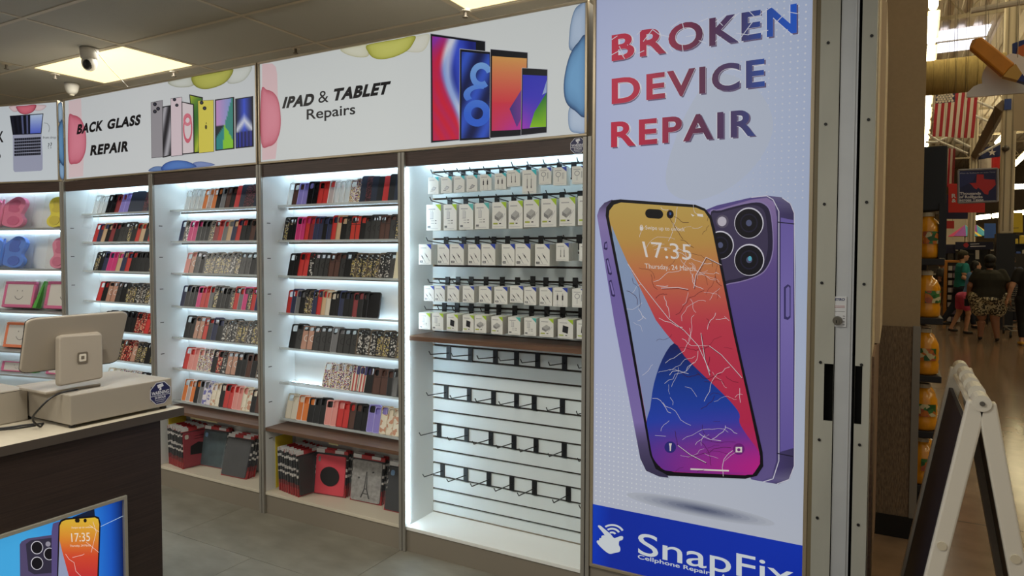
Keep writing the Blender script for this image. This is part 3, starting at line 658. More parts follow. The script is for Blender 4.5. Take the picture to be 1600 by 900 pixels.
LB = [(956, 352), (966, 376), (982, 412), (1009, 466), (1025.5, 500), (1040, 519), (1054, 536), (1046, 546), (1036, 560), (1022.5, 599), (1017, 635), (1016, 662), (1012, 664), (983.5, 500), (958, 370)]
sb.grad(mb, LB, lambda x, y: mix((150, 172, 204), (146, 158, 206), (y-360)/300), 15, 24)
BL = smooth_loop([(1054, 536), (1070, 556), (1090, 576.5), (1120, 605), (1142, 627), (1156, 646), (1156, 660), (1168, 680), (1186, 705), (1187, 724), (1178, 737), (1165, 741), (1054, 736), (1034, 730), (1022, 716), (1018, 702), (1013, 672), (1011, 658), (1014, 646), (1017, 635), (1022.5, 599), (1036, 560)], 3)
sb.grad(mb, BL, lambda x, y: mix(ramp([(0, (30, 38, 96)), (.3, (30, 66, 160)), (.6, (44, 74, 190)), (.8, (96, 62, 168)), (1, (122, 52, 160))], (y-536)/200), (206, 40, 150), max(0, (x-1120)/66)*max(0, (y-630)/100)), 16, 40)
put(tb, 'printed_screen', mb)
mb = MB()
pill = rrect(1009, 1037, 327, 341.5, 7); sb.poly(mb, [(x, y+(x-1023)*.06) for x, y in pill], (18, 16, 20), 18)
sb.disc(mb, 1048, 335, 5.4, 6.6, (18, 16, 20), 18, 18); sb.disc(mb, 1048, 334, 2, 2.4, (60, 90, 160), 19, 10)
LT = (240, 232, 226)
put(tb, 'printed_camera_island', mb); word(tb, sb, '17:35', (1004, 377), (1081, 382), (1081, 406.5), (1010, 402), LT, 18, 0)
word(tb, sb, 'Thursday, 24 March', (1008, 411.5), (1086.5, 416), (1087, 426), (1009, 421.5), LT, 18, 0)
word(tb, sb, 'Swipe up to unlock', (1009, 352.5), (1070.5, 355.5), (1071, 363.5), (1009.5, 360.5), LT, 18, 0)
mb = MB(); sb.poly(mb, [(1000.5, 354), (1005.5, 354), (1005.8, 360), (1000.8, 360)], LT, 18); sb.disc(mb, 1003, 354, 2, 2.6, LT, 18, 10, .6, math.pi, 2*math.pi)
put(tb, 'printed_padlock', mb); mb = MB(); sb.poly(mb, [(1090, 334), (1099, 335), (1099.6, 339), (1090.6, 338)], LT, 18); sb.poly(mb, [(1080, 334), (1086, 337), (1083, 338.5)], LT, 18)
put(tb, 'printed_status_icons', mb); mb = MB(); sb.disc(mb, 1048, 698, 9, 9, (50, 46, 130), 17); sb.poly(mb, [(1046, 692), (1050.5, 692), (1049.5, 697), (1049, 704), (1047.3, 704), (1047, 697)], LT, 18)
put(tb, 'printed_torch_button', mb); mb = MB(); sb.disc(mb, 1155, 701, 9, 9, (120, 36, 130), 17); sb.poly(mb, [(1150, 697.5), (1160, 697.5), (1160, 706), (1150, 706)], LT, 18); sb.disc(mb, 1155, 702, 2.6, 2.6, (120, 36, 130), 19, 12)
put(tb, 'printed_camera_button', mb); mb = MB(); sb.poly(mb, [(1079.5, 731), (1139.5, 733.5), (1139.5, 736), (1079.5, 733.5)], LT, 18)
put(tb, 'printed_home_bar', mb)
rc = random.Random(12); mb = MB()
def inside(x, y): return y > 322 and y < 738 and x > 955+(y-338)*.2 and x < 1108+(y-342)*.205
def crack(x, y, a, n, step, w, col, lay):
    pts = [(x, y)]
    for k in range(n):
        a += rc.uniform(-.55, .55); x += math.cos(a)*step*rc.uniform(.5, 1.3); y += math.sin(a)*step*rc.uniform(.5, 1.3)
        if not inside(x, y): break
        pts.append((x, y))
    if len(pts) > 1: sb.line(mb, pts, w, col, lay)
    return pts
WH = (236, 230, 236); DK = (70, 24, 44)
for k in range(120):        # fine web of fractures, denser towards the lower right and upper right
    cx_, cy_ = rc.choice([(1105, 430, ), (1090, 480), (1120, 560), (1110, 690), (1085, 700), (1060, 350), (1140, 600), (1050, 620), (1010, 480), (1080, 400)])
    crack(cx_+rc.gauss(0, 22), cy_+rc.gauss(0, 30), rc.uniform(0, 6.3), rc.randint(3, 9), rc.uniform(4, 9), rc.uniform(.3, .7), WH if rc.random() < .62 else DK, 20 if rc.random() < .5 else 21)
for p in ([(982, 412), (1000, 440), (1030, 478), (1046, 498), (1070, 516), (1092, 540), (1110, 580)], [(1109, 540), (1128, 554), (1146, 574), (1160, 590)], [(1034, 450), (1060, 449), (1076, 452)], [(1085, 450), (1088, 430), (1104, 402), (1112, 406), (1128, 414)], [(1060, 695), (1080, 710), (1104, 722)], [(1096, 520), (1102, 560), (1110, 586)]):
    sb.line(mb, p, .8, WH, 22); sb.line(mb, [(x+1, y+1.6) for x, y in p], .8, DK, 21)
put(tb, 'printed_crack_lines', mb, kind='stuff')
mb = MB()     # printed drop shadow under the phones
for i in range(9):
    f = 1-i/9; sb.disc(mb, 1095, 795.5, 118*f, 12*f, mix((196, 202, 216), (96, 104, 132), (i/8)**1.3), 1+i*.2, 36, 0, rot=math.radians(11.3))
put(tb, 'printed_shadow', mb)
mb = MB(); zb = lambda x, z: Vector((x, Y0-.0056, z))
mb.add([zb(XA+.014, .174), zb(XB2-.014, .174), zb(XB2-.014, .4365), zb(XA+.014, .4395), zb(XA+.1, .174), zb(XA+.1, .439)], [(0, 4, 5, 3), (4, 1, 2, 5)], [(22, 66, 214), (20, 52, 186), (22, 60, 200), (24, 76, 220), (24, 52, 180), (24, 54, 182)])
put(tb, 'printed_blue_band', mb)
PW = (232, 240, 246); k5 = lambda p: Z(4.706, 920, 800, p)
mb = MB()
sb.poly(mb, smooth_loop(k5([(68, 104), (84, 98), (112, 120), (160, 160), (186, 190), (205, 186), (236, 176), (254, 182), (248, 204), (226, 212), (222, 240), (232, 262), (228, 290), (190, 300), (156, 306), (126, 290), (86, 254), (60, 222), (64, 208), (76, 208), (80, 192), (92, 190), (96, 174), (116, 170), (126, 182), (104, 150)]), 3), PW, 4)
for r, a in ((1, 0), (.68, 0), (.36, 0)):
    cx_, cy_ = 920+172/4.706, 800+172/4.706
    sb.disc(mb, cx_, cy_, 96/4.706*r, 84/4.706*r, PW, 4, 20, 1-.16/r, math.radians(236), math.radians(332))
put(tb, 'hand_emblem', mb)
word(tb, sb, 'SnapFix', k5([(364, 148)])[0], (1240.5, 882), (1240.5, 930), (997, 876.5), PW, 4, .004)
word(tb, sb, 'Cellphone Repair', k5([(362, 310)])[0], k5([(890, 430)])[0], k5([(890, 470)])[0], k5([(362, 350)])[0], PW, 5, .012)
word(tb, sb, 'A', k5([(974, 452)])[0], k5([(1008, 460)])[0], k5([(1012, 500)])[0], k5([(968, 492)])[0], PW, 5, .012)
# ------------------------------------------------------------------ shutter track at the end of the wall
tr = thing('shutter_track', 'grey steel roller shutter track with bolts beside the tall sign', 'shutter track', (-.15, Y0, 0))
m_st = mat('painted_track_steel', (172, 172, 162), .5, metal=.15, noise=.08, scale=7, stretch=(1, 1, .3)); m_bar = mat('bare_shutter_bar', (192, 196, 200), .42, metal=.3, noise=.05, scale=5)
YT = Y0-.02
obj('bracket_strip', MB().box(-.262, -.246, YT+.012, YT+.08, 0, 5), mat('olive_brown_trim', (120, 108, 82), .5), tr)
nz0, nz1 = at(1288, 657, YT).z, at(1288, 568, YT).z
xa, xb, xc, xd = -.246, -.178, -.116, -.062
def strip(x0, x1, notch0, notch1):
    return MB().box(x0, x1, YT, YT+.006, 0, nz0).box(notch1, x1, YT, YT+.006, nz0, nz1).box(x0, notch0, YT, YT+.006, nz0, nz1).box(x0, x1, YT, YT+.006, nz1, 5)
obj('left_guide', strip(xa, xb-.003, -.212, -.1811), m_st, tr); obj('right_guide', strip(xc+.006, xd, xc+.0061, -.086), m_st, tr)
obj('shutter_bar', MB().box(xb, xc-.004, YT+.008, YT+.05, 0, 5).box(xc-.018, xc-.012, YT+.004, YT+.008, 0, 5), m_bar, tr)
obj('track_recess', MB().box(xa+.002, xd-.002, YT+.052, YT+.07, 0, 5), m_dark, tr)
obj('track_return', MB().box(xd-.004, xd, YT+.006, YT+.12, 0, 5).box(xa, xa+.004, YT+.006, YT+.05, 0, 5), m_st, tr)
bo = None
for (x, y) in [(1294, 67), (1290, 194), (1288, 319), (1284, 442), (1282, 566), (1280, 687), (1277, 809), (1362, 56), (1357, 187), (1354, 316), (1350, 444), (1346, 570), (1343, 695), (1341, 820)]:
    p = at(x, y, YT)
    mbb = MB().tube([(0, 0, 0), (0, -.003, 0)], .0055, 10)
    if bo is None: bo = obj('bolt', MB().tube([p, p+Vector((0, -.003, 0))], .0055, 10), m_black, tr); b0 = p
    else: c = bo.copy(); COL.objects.link(c); c.parent = tr; c.location = p-b0
lp = thing('lock_plate', 'white METRO lock sticker with round key cylinder on shutter bar', 'lock', at(1310, 485, YT+.006))
pA, pB = at(1298.5, 463, YT+.004), at(1322, 511, YT+.004)
obj('sticker', MB().box(pA.x, pB.x, YT+.003, YT+.008, pB.z, pA.z), mat('sticker_paper', (206, 208, 212), .5), lp)
sl_ = Sheet(lambda x, y: at(x, y, YT+.003), (0, -1, 0)); kL = lambda p: Z(7.5, 1270, 440, p); mb = MB()
sl_.text(mb, 'METRO', kL([(228, 194)])[0], kL([(378, 194)])[0], kL([(372, 226)])[0], kL([(220, 222)])[0], (30, 40, 96), 1, .03)
for y, c in ((285, (170, 60, 50)), (302, (150, 60, 56)), (348, (120, 120, 120))): sl_.line(mb, kL([(225, y), (375, y+2)]), .6, c, 1)
for y in (404, 430, 470, 505): sl_.line(mb, kL([(352, y), (376, y+2)]), .9, (90, 90, 96), 1)
obj('lettering', mb, m_pr, lp, ink=True)
p = at(1308.5, 501, YT+.003)
obj('key_cylinder', MB().tube([p, p+Vector((0, -.012, 0))], [.017, .015], 20).tube([p+Vector((-.002, -.012, -.002)), p+Vector((-.002, -.016, -.002))], .009, 16), mat('brushed_nickel', (120, 116, 106), .35, metal=.9), lp, smooth=False)
obj('keyway', MB().box(p.x-.0035, p.x-.001, YT-.0145, YT-.012, p.z-.008, p.z+.003), m_dark, lp)
# ------------------------------------------------------------------ phone cases fanned on the shelves
def plate(W, H, T, hole=None, r=.011):
    """flat shell with a rounded outline, an upturned rim and a real camera opening"""
    bm = bmesh.new()
    def loop(P): vs = [bm.verts.new((x, 0, z)) for x, z in P]; return [bm.edges.new((vs[i], vs[(i+1) % len(vs)])) for i in range(len(vs))]
    e = loop(rrect(-W/2, W/2, 0, H, r, 3))
    if hole: e += loop(rrect(*hole, 3))
    bmesh.ops.triangle_fill(bm, use_beauty=True, use_dissolve=False, edges=e)
    g = bmesh.ops.extrude_face_region(bm, geom=bm.faces[:])
    bmesh.ops.translate(bm, vec=(0, T, 0), verts=[v for v in g['geom'] if isinstance(v, bmesh.types.BMVert)])
    bmesh.ops.recalc_face_normals(bm, faces=bm.faces[:])
    me = bpy.data.meshes.new('phone_case'); bm.to_mesh(me); bm.free(); return me
CW, CH, CT = .074, .152, .009
HS = {'square': (-.033, .004, CH-.046, CH-.008, .009), 'pill': (-.032, -.008, CH-.046, CH-.008, .010), 'wide': (-.033, .033, CH-.034, CH-.008, .009)}
ME = {k: plate(CW, CH, CT, h) for k, h in HS.items()}; ME['plain'] = plate(CW*1.04, CH*1.06, .013); ME['box'] = plate(.085, .165, .014, None, .002)
def slot(me): 
    if not me.materials: me.materials.append(None)
for k in ME: slot(ME[k])
def ringm(r0, r1, y, z, n=24):
    mb = MB(); 
    for i in range(n):
        a, b = 2*math.pi*i/n, 2*math.pi*(i+1)/n
        mb.add([(r*math.cos(w), yy, z+r*math.sin(w)) for r, w, yy in ((r0, a, y), (r0, b, y), (r1, b, y), (r1, a, y))], [(0, 3, 2, 1)])
    return mb.mesh('magnet_ring')
RING = ringm(.017, .021, -.0008, .072); RING.materials.append(None)
LENS = MB().tube([(-.022, -.002, CH-.017), (-.022, .006, CH-.017)], .008, 14).tube([(-.006, -.002, CH-.027), (-.006, .006, CH-.027)], .008, 14).tube([(-.022, -.002, CH-.037), (-.022, .006, CH-.037)], .008, 14).mesh('camera_ring'); LENS.materials.append(None)
SEAM = MB().box(-.033, .033, -.0012, 0, .098, .1005).mesh('stitched_pocket'); SEAM.materials.append(None)
C = {   # code: (words, material, mesh, part)
 'k': ('matte black', mat('case_black', (13, 13, 15), .42, spec=.35), 'square', None), 'K': ('glossy black', mat('case_gloss_black', (16, 16, 20), .2), 'pill', None),
 'n': ('navy blue', mat('case_navy', (34, 42, 78), .5), 'square', None), 'r': ('bright red', mat('case_red', (206, 44, 40), .45), 'square', None),
 'R': ('dark red', mat('case_maroon', (140, 34, 40), .45), 'pill', None), 'm': ('magenta', mat('case_magenta', (214, 46, 124), .45), 'square', None),
 'p': ('rose pink', mat('case_rose', (226, 148, 140), .45), 'square', None), 'g': ('grey', mat('case_grey', (118, 118, 120), .5), 'pill', None),
 'o': ('orange', mat('case_orange', (226, 122, 46), .5), 'square', None), 'b': ('brown leather-look', mat('case_brown', (84, 50, 38), .55), 'pill', 'seam'),
 't': ('tan', mat('case_tan', (214, 182, 144), .5), 'square', None), 'l': ('lavender', mat('case_lavender', (142, 130, 206), .5), 'square', None),
 'w': ('cream white', mat('case_cream', (226, 216, 196), .5), 'square', None), 'c': ('clear', clear('case_clear', (232, 234, 232), .38, .1), 'square', None),
 's': ('smoky grey magnetic-ring', mat('case_smoke', (46, 46, 46), .4), 'wide', 'ring'), 'q': ('rose magnetic-ring', mat('case_rose_ring', (196, 146, 124), .4), 'wide', 'ringw'),
 'f': ('gold-and-black floral', pattern('case_floral', [(30, 28, 30), (170, 150, 104), (56, 52, 50), (206, 194, 164), (92, 86, 92), (190, 172, 84), (40, 38, 40)], 190), 'wide', 'lens'),
 'z': ('black-and-white patterned', pattern('case_comic', [(24, 24, 26), (206, 202, 196), (36, 36, 40), (150, 146, 140), (20, 20, 22)], 130), 'wide', 'lens'),
 'G': ('multicoloured glitter', pattern('case_glitter', [(232, 226, 220), (150, 40, 70), (226, 206, 120), (110, 70, 150), (240, 236, 230), (40, 40, 50)], 260), 'square', None),
 'h': ('red-and-tan floral', pattern('case_redfloral', [(150, 36, 36), (220, 170, 140), (196, 60, 50), (60, 26, 26)], 120), 'square', None),
 'd': ('cream dotted', pattern('case_dots', [(232, 222, 200), (228, 218, 196), (206, 150, 120), (236, 226, 206)], 55), 'square', None),
 'v': ('white-and-violet floral', pattern('case_violet', [(222, 218, 226), (110, 110, 180), (228, 222, 226)], 60), 'square', None),
 'F': ('striped flag-print', pattern('case_flag', [(190, 80, 76), (232, 222, 206)], 16, 'stripes'), 'square', 'canton'),
 'N': ('tall navy wallet', mat('wallet_navy', (36, 46, 66), .45), 'plain', None), 'Q': ('tall black wallet', mat('wallet_black', (26, 30, 36), .45), 'plain', None),
 'D': ('tall red wallet', mat('wallet_red', (204, 50, 52), .45), 'plain', None), 'H': ('tall patterned wallet', pattern('wallet_pattern', [(70, 46, 50), (110, 60, 70), (40, 36, 40)], 160), 'plain', None),
 'B': ('boxed cream', mat('case_box_card', (222, 212, 180), .6), 'box', None), 'x': ('red-and-black armoured', mat('case_armour_red', (210, 52, 36), .4), 'square', 'seamk')}
def rim_mesh(i_=.0035):
    mb = MB(); P = rrect(-CW/2, CW/2, 0, CH, .011, 3); Q = rrect(-CW/2+i_, CW/2-i_, i_, CH-i_, .008, 3); n = len(P)
    for i in range(n):
        j = (i+1) % n; a, b, c, d = P[i], P[j], Q[j], Q[i]
        mb.add([(a[0], -.0015, a[1]), (b[0], -.0015, b[1]), (c[0], -.0015, c[1]), (d[0], -.0015, d[1]), (a[0], CT+.001, a[1]), (b[0], CT+.001, b[1])], [(0, 3, 2, 1), (0, 1, 5, 4)])
    return mb.mesh('rim')
RIM = rim_mesh(); RIM.materials.append(None); RIM2 = rim_mesh(.0075); RIM2.materials.append(None)
m_ringk = mat('ring_black', (14, 14, 15), .4); m_ringw = mat('ring_white', (226, 220, 214), .4); m_rimk = mat('rim_black', (14, 14, 16), .35); m_rimg = mat('rim_bronze', (96, 82, 66), .35); m_rimw = mat('rim_white', (232, 230, 226), .4)
def setm(o, m): o.material_slots[0].link = 'OBJECT'; o.material_slots[0].material = m
def sub(o, name, me, m):
    c = bpy.data.objects.new(name, me); COL.objects.link(c); c.parent = o; setm(c, m); return c
rk = random.Random(5)
ROWS = [   # bay, shelf, codes from left, first and last px
 (0, 0, 'cccKKRllNNNHN', 146, 232, 'bay'), (0, 1, 'rntkRkssfkxtkr', 146, 232, ''), (0, 2, 'fknmmtnrkkkkf', 146, 232, ''), (0, 3, 'rkqqskffzzfc', 150, 232, ''), (0, 4, 'kkkkkkkhhrhs', 158, 238, ''), (0, 5, 'fkkfhhqffkfk', 158, 238, ''), (0, 6, 'wwGGGGkkkk', 160, 238, ''),
 (1, 0, 'ccccocoKgbkDNHHN', 290, 398, ''), (1, 1, 'nzmmkkkfRrgtnrkkbk', 281, 398, ''), (1, 2, 'pqskfffffzfssks', 288, 398, ''), (1, 3, 'nkkkmrrgfkkkfrgmfrn', 282, 398, ''), (1, 4, 'kkqqxsnkzzzffzff', 286, 398, ''), (1, 5, 'rppGGGkhzqqkkbkz', 284, 398, ''), (1, 6, 'ocokgvvddkrrppddkb', 281, 396, ''),
 (2, 0, 'cbllKKrrccccGGNHNQDQN', 450, 617, ''), (2, 1, 'fkkmmrRnnknrtksxxksssbbsf', 443, 617, ''), (2, 2, 'kkrrzsssbbskfffffzzsB', 450, 617, ''), (2, 3, 'rngkffnrtwkknkkRkKK', 448, 573, ''), (2, 4, 'ksqqsssgssszzzffzf', 451, 617, ''), (2, 5, 'GGGGFFkbb', 502, 592, ''), (2, 7, 'kKk', 604, 620, ''), (2, 6, 'wwookkkpprrbkkllddd', 444, 612, '')]
TW = math.radians(20)
RIMC = {'k': (30, 30, 34), 'K': (44, 44, 50), 'n': (66, 78, 124), 'r': (150, 24, 24), 'R': (96, 18, 24), 'm': (240, 110, 170), 'p': (244, 184, 176), 'g': (160, 160, 162), 'b': (48, 28, 22), 't': (150, 120, 90), 'l': (186, 178, 236), 'w': (196, 184, 160), 'G': (236, 232, 226), 'h': (110, 24, 24), 'd': (206, 190, 160), 'v': (190, 186, 206), 'F': (30, 28, 40)}
for b, sh, codes, p0, p1, _ in ROWS:
    si = 5 if sh == 7 else sh
    z = SHZ[si]; n = len(codes); yb = 2.924
    X0 = at(p0, 400, yb).x+CW*.5; X1 = at(p1, 400, yb).x+CW*.5
    pitch = (X1-X0)/max(1, n-1); X1 = min(X1, PX[b+1]-.024-CW*.5)
    pitch = (X1-X0)/max(1, n-1); fan = min(.38, math.asin(min(.9, .0125/pitch)))
    for i, ch in enumerate(codes):
        words, m, mesh, part = C[ch]
        o = bpy.data.objects.new('phone_case', ME[mesh]); COL.objects.link(o); setm(o, m)
        M = Matrix.Translation((X0+pitch*i, yb+rk.uniform(-.001, .001), z+.001)) @ Matrix.Rotation(fan+rk.uniform(-.02, .02), 4, 'Z') @ Matrix.Rotation(-TW+rk.uniform(-.02, .02), 4, 'X') @ Matrix.Diagonal((1, 1, rk.uniform(.95, 1.03), 1))
        o.matrix_world = M
        where = ORD[i]+' from left' if sh != 7 else ORD[i]+' of the right-hand trio'
        tag(o, '%s phone case, %s, %s shelf, %s' % (words, where, ORD[si], BN[b]), 'phone case', 'phone cases on the acrylic shelves')
        if part == 'ring': sub(o, 'magnet_ring', RING, m_ringk)
        elif part == 'ringw': sub(o, 'magnet_ring', RING, m_ringw)
        elif part == 'lens': sub(o, 'camera_ring', LENS, m_ringk)
        elif part == 'seam': sub(o, 'stitched_pocket', SEAM, mat('case_stitch', (52, 32, 26), .6))
        elif part == 'seamk': sub(o, 'armour_band', SEAM, m_ringk)
        elif part == 'canton': sub(o, 'flag_canton', MB().box(-.004, .036, -.0012, 0, .09, CH-.004).mesh('flag_canton'), None) if False else None
        if mesh not in ('plain', 'box'):
            if ch in 'co': sub(o, 'rim', RIM, m_rimw)
            elif ch in 'zf': sub(o, 'rim', RIM2, [m_rimk, m_rimg][i % 2])
            elif ch in 'sqx': sub(o, 'rim', RIM, m_rimk)
            elif ch in RIMC: sub(o, 'rim', RIM, mat('rim_'+ch, RIMC[ch], .3))
        if ch == 'F' and 'canton' in part:
            me = MB().box(-.005, .0355, -.0012, 0, .1, CH-.004).mesh('flag_canton'); me.materials.append(None); sub(o, 'flag_canton', me, mat('flag_blue', (58, 52, 104), .5))
# ------------------------------------------------------------------ tablet cases in bags on the bottom decks
m_bag = clear('plastic_bag', (230, 232, 234), .045, .1)
m_card = pattern('pack_card', [(170, 34, 40), (20, 20, 24), (226, 222, 220), (22, 22, 28), (190, 40, 44), (214, 214, 216)], 9, 'noise')
m_cardw = pattern('pack_card_band', [(18, 18, 26), (24, 24, 32), (214, 210, 204), (20, 20, 26), (150, 30, 34)], 14, 'noise')
def pack(front, lbl, M, detail, k):
    t = bpy.data.objects.new('tablet_case_pack', None); COL.objects.link(t); t.empty_display_size = .05; t.matrix_world = M; WM[t.name] = Matrix(); tag(t, lbl, 'tablet case', 'bagged tablet cases on the bottom decks')
    w, h = .205, .275
    cm = MB(); za = 0
    for q, (zz_, cc_) in enumerate(((.055, (164, 28, 34)), (.085, (120, 22, 28)), (.135, (20, 20, 30)), (.150, (216, 210, 204)), (.175, (24, 24, 34)), (.192, (206, 200, 196)), (.245, (20, 20, 28)), (.262, (214, 210, 206)), (.285, (22, 22, 28)), (.31, (176, 32, 38)))):
        j_ = rk.uniform(-.006, .006) if q < 9 else 0
        cm.box(-w/2-.008, w/2+.008, .012, .03, za, zz_+j_, cc_); za = zz_+j_
    cm.box(-w/2-.008, -w/2+.05, .0118, .0302, .285, .3102, (222, 220, 218)).box(.02, w/2-.02, .0118, .0302, .29, .3103, (214, 212, 212))
    obj('card', cm, m_pr, t, ink=True)
    if k == 0 or k < 2:
        c = obj('case_shell', MB().prism([(x, -.004, z) for x, z in rrect(-w/2, w/2, .008, h, .012, 3)], (0, .016, 0)), front, t, bevel=.003)
        if detail: detail(t, w, h)
    obj('bag', MB().prism([(x, -.006, z) for x, z in rrect(-w/2-.012, w/2+.012, 0, h+.03, .012, 2)], (0, .034, 0)), m_bag, t)
    return t
def d_circle(t, w, h):
    obj('stand_disc', MB().tube([(0, -.0045, h*.48), (0, -.010, h*.48)], .066, 28), mat('rubber_charcoal', (34, 32, 34), .6), t)
    obj('camera_opening', MB().prism([(x, -.0045, z) for x, z in rrect(-w/2+.016, -w/2+.032, h-.05, h-.014, .007, 3)], (0, -.001, 0)), mat('opening_grey', (120, 116, 112), .5), t)
def d_maroon(t, w, h):
    obj('grip_panel', MB().prism([(-.05, -.0045, .10), (.09, -.0045, .09), (.095, -.0045, .17), (.02, -.0045, .19), (-.045, -.0045, .165)], (0, -.004, 0)), mat('rubber_charcoal', (34, 32, 34), .6), t)
    obj('rib', MB().box(-.01, .07, -.007, -.004, .215, .221).box(-.01, .07, -.007, -.004, .235, .241), mat('dark_maroon', (96, 22, 34), .5), t)
    obj('camera_opening', MB().prism([(x, -.0045, z) for x, z in rrect(-w/2+.014, -w/2+.044, h-.05, h-.016, .01, 3)], (0, -.001, 0)), mat('opening_pale', (206, 200, 190), .5), t)
def d_eiffel(t, w, h):
    mi = mat('tower_print', (58, 58, 60), .6); mb = MB()
    for s in (-1, 1): mb.prism([(s*.024, -.0045, .03), (s*.034, -.0045, .03), (s*.012, -.0045, .09), (s*.003, -.0045, .205), (0, -.0045, .205), (s*.004, -.0045, .09)], (0, -.0008, 0))
    mb.box(-.02, .02, -.0053, -.0045, .056, .062).box(-.012, .012, -.0053, -.0045, .088, .094)
    obj('printed_tower', mb, mi, t)
    obj('printed_birds', MB().prism([(-.055, -.0045, .15), (-.045, -.0045, .155), (-.048, -.0045, .165), (-.06, -.0045, .163)], (0, -.0008, 0)).prism([(.04, -.0045, .2), (.052, -.0045, .206), (.05, -.0045, .214), (.038, -.0045, .211)], (0, -.0008, 0)), mi, t)
def d_cam(t, w, h):
    obj('camera_opening', MB().prism([(x, -.0045, z) for x, z in rrect(-w/2+.014, -w/2+.04, h-.05, h-.016, .01, 3)], (0, -.001, 0)), mat('opening_blue', (110, 150, 190), .4), t)
m_grey = mat('tpu_charcoal', (44, 46, 50), .35, noise=.15, scale=8); m_teal = mat('tpu_slate', (58, 76, 82), .3, noise=.3, scale=14); m_dk = mat('tpu_graphite', (66, 67, 70), .4, noise=.12, scale=10)
m_red = mat('case_coral_red', (222, 60, 78), .45); m_mar = mat('case_wine', (150, 40, 56), .45); m_eif = mat('old_map_print', (150, 148, 146), .5, noise=.25, scale=40)
# px of lower left and lower right corner, yaw, tilt, number in the stack, front colour, words
STK = [(1, (288, 733), 1.40, .06, 9, m_mar, d_maroon, 'wine red ribbed'), (1, (313, 727), .07, .17, 3, m_teal, d_cam, 'slate grey-blue'), (1, (345, 742), .06, .27, 4, m_dk, None, 'graphite grey'),
       (2, (469, 777), 1.40, .06, 9, m_grey, None, 'plain charcoal'), (2, (491, 771), .13, .12, 3, m_red, d_circle, 'coral red black-disc'), (2, (547, 781), .05, .15, 3, m_eif, d_eiffel, 'Eiffel tower print'), (2, (600, 797), .03, .24, 4, m_grey, d_cam, 'dark grey half-hidden')]
for b, (px, py), yaw, tilt, n, fm, det, words in STK:
    base = atz(px, py, .132); ux = Vector((math.cos(yaw), math.sin(yaw), 0)); back = Vector((-math.sin(yaw), math.cos(yaw), 0))
    sc = 1.0 if yaw < 1 else .8
    for k in range(n):
        loc = base+ux*(.205*sc/2)+back*((.0195 if yaw < 1 else .0235)*k)
        Mx = Matrix.Translation((loc.x, loc.y, .1322)) @ Matrix.Rotation(yaw+(rk.uniform(-.035, .035) if k else 0), 4, 'Z') @ Matrix.Rotation(-tilt+(rk.uniform(-.02, .02) if k else 0), 4, 'X') @ Matrix.Diagonal((sc, .55, .84+.015*math.sin(k*2.1), 1))
        pack(fm, '%s tablet case, %s in its bagged stack, bottom deck' % (words, 'front' if k == 0 else ORD[k]+' behind'), Mx, det if k == 0 else None, k)
for b, words in ((1, 'yellow board standing left of the wine red tablet cases'), (2, 'yellow board standing left of the charcoal tablet cases')):
    x_ = PX[b]+.0225; o = tag(obj('yellow_board', MB().box(x_, x_+.004, 2.86, 2.99, .131, .44), mat('yellow_card', (232, 206, 60), .6)), words, 'board')
# ------------------------------------------------------------------ pegs and boxes on the slatwall
def peg_proto():
    t = thing('peg_hook', 'peg', 'peg hook')
    obj('face_plate', MB().box(-.013, .013, -.006, 0, -.036, .036), m_black, t)
    obj('prong', MB().tube([(0, -.004, -.002), (0, -.168, .012), (0, -.182, .03)], .0027, 6), m_black, t)
    return t
peg = peg_proto(); PEGROW = ['top', 'second', 'third', 'fourth', 'fifth', 'first empty', 'second empty', 'third empty', 'bottom empty']
first = [True]
def put_peg(X, Zz, row, i, loaded):
    M = Matrix.Translation((X, YB-.0005, Zz))
    lb = '%s peg from left, %s peg row of the slatwall' % (ORD[i], PEGROW[row])
    lb = ('black loaded ' if loaded else 'black bare ')+lb
    if first[0]: first[0] = False; peg.matrix_world = M; WM[peg.name] = M; tag(peg, lb, 'peg hook', 'slatwall pegs'); return peg
    return dup(peg, M, lb, 'peg hook', 'slatwall pegs')
m_boxw = mat('white_carton', (228, 228, 222), .5)
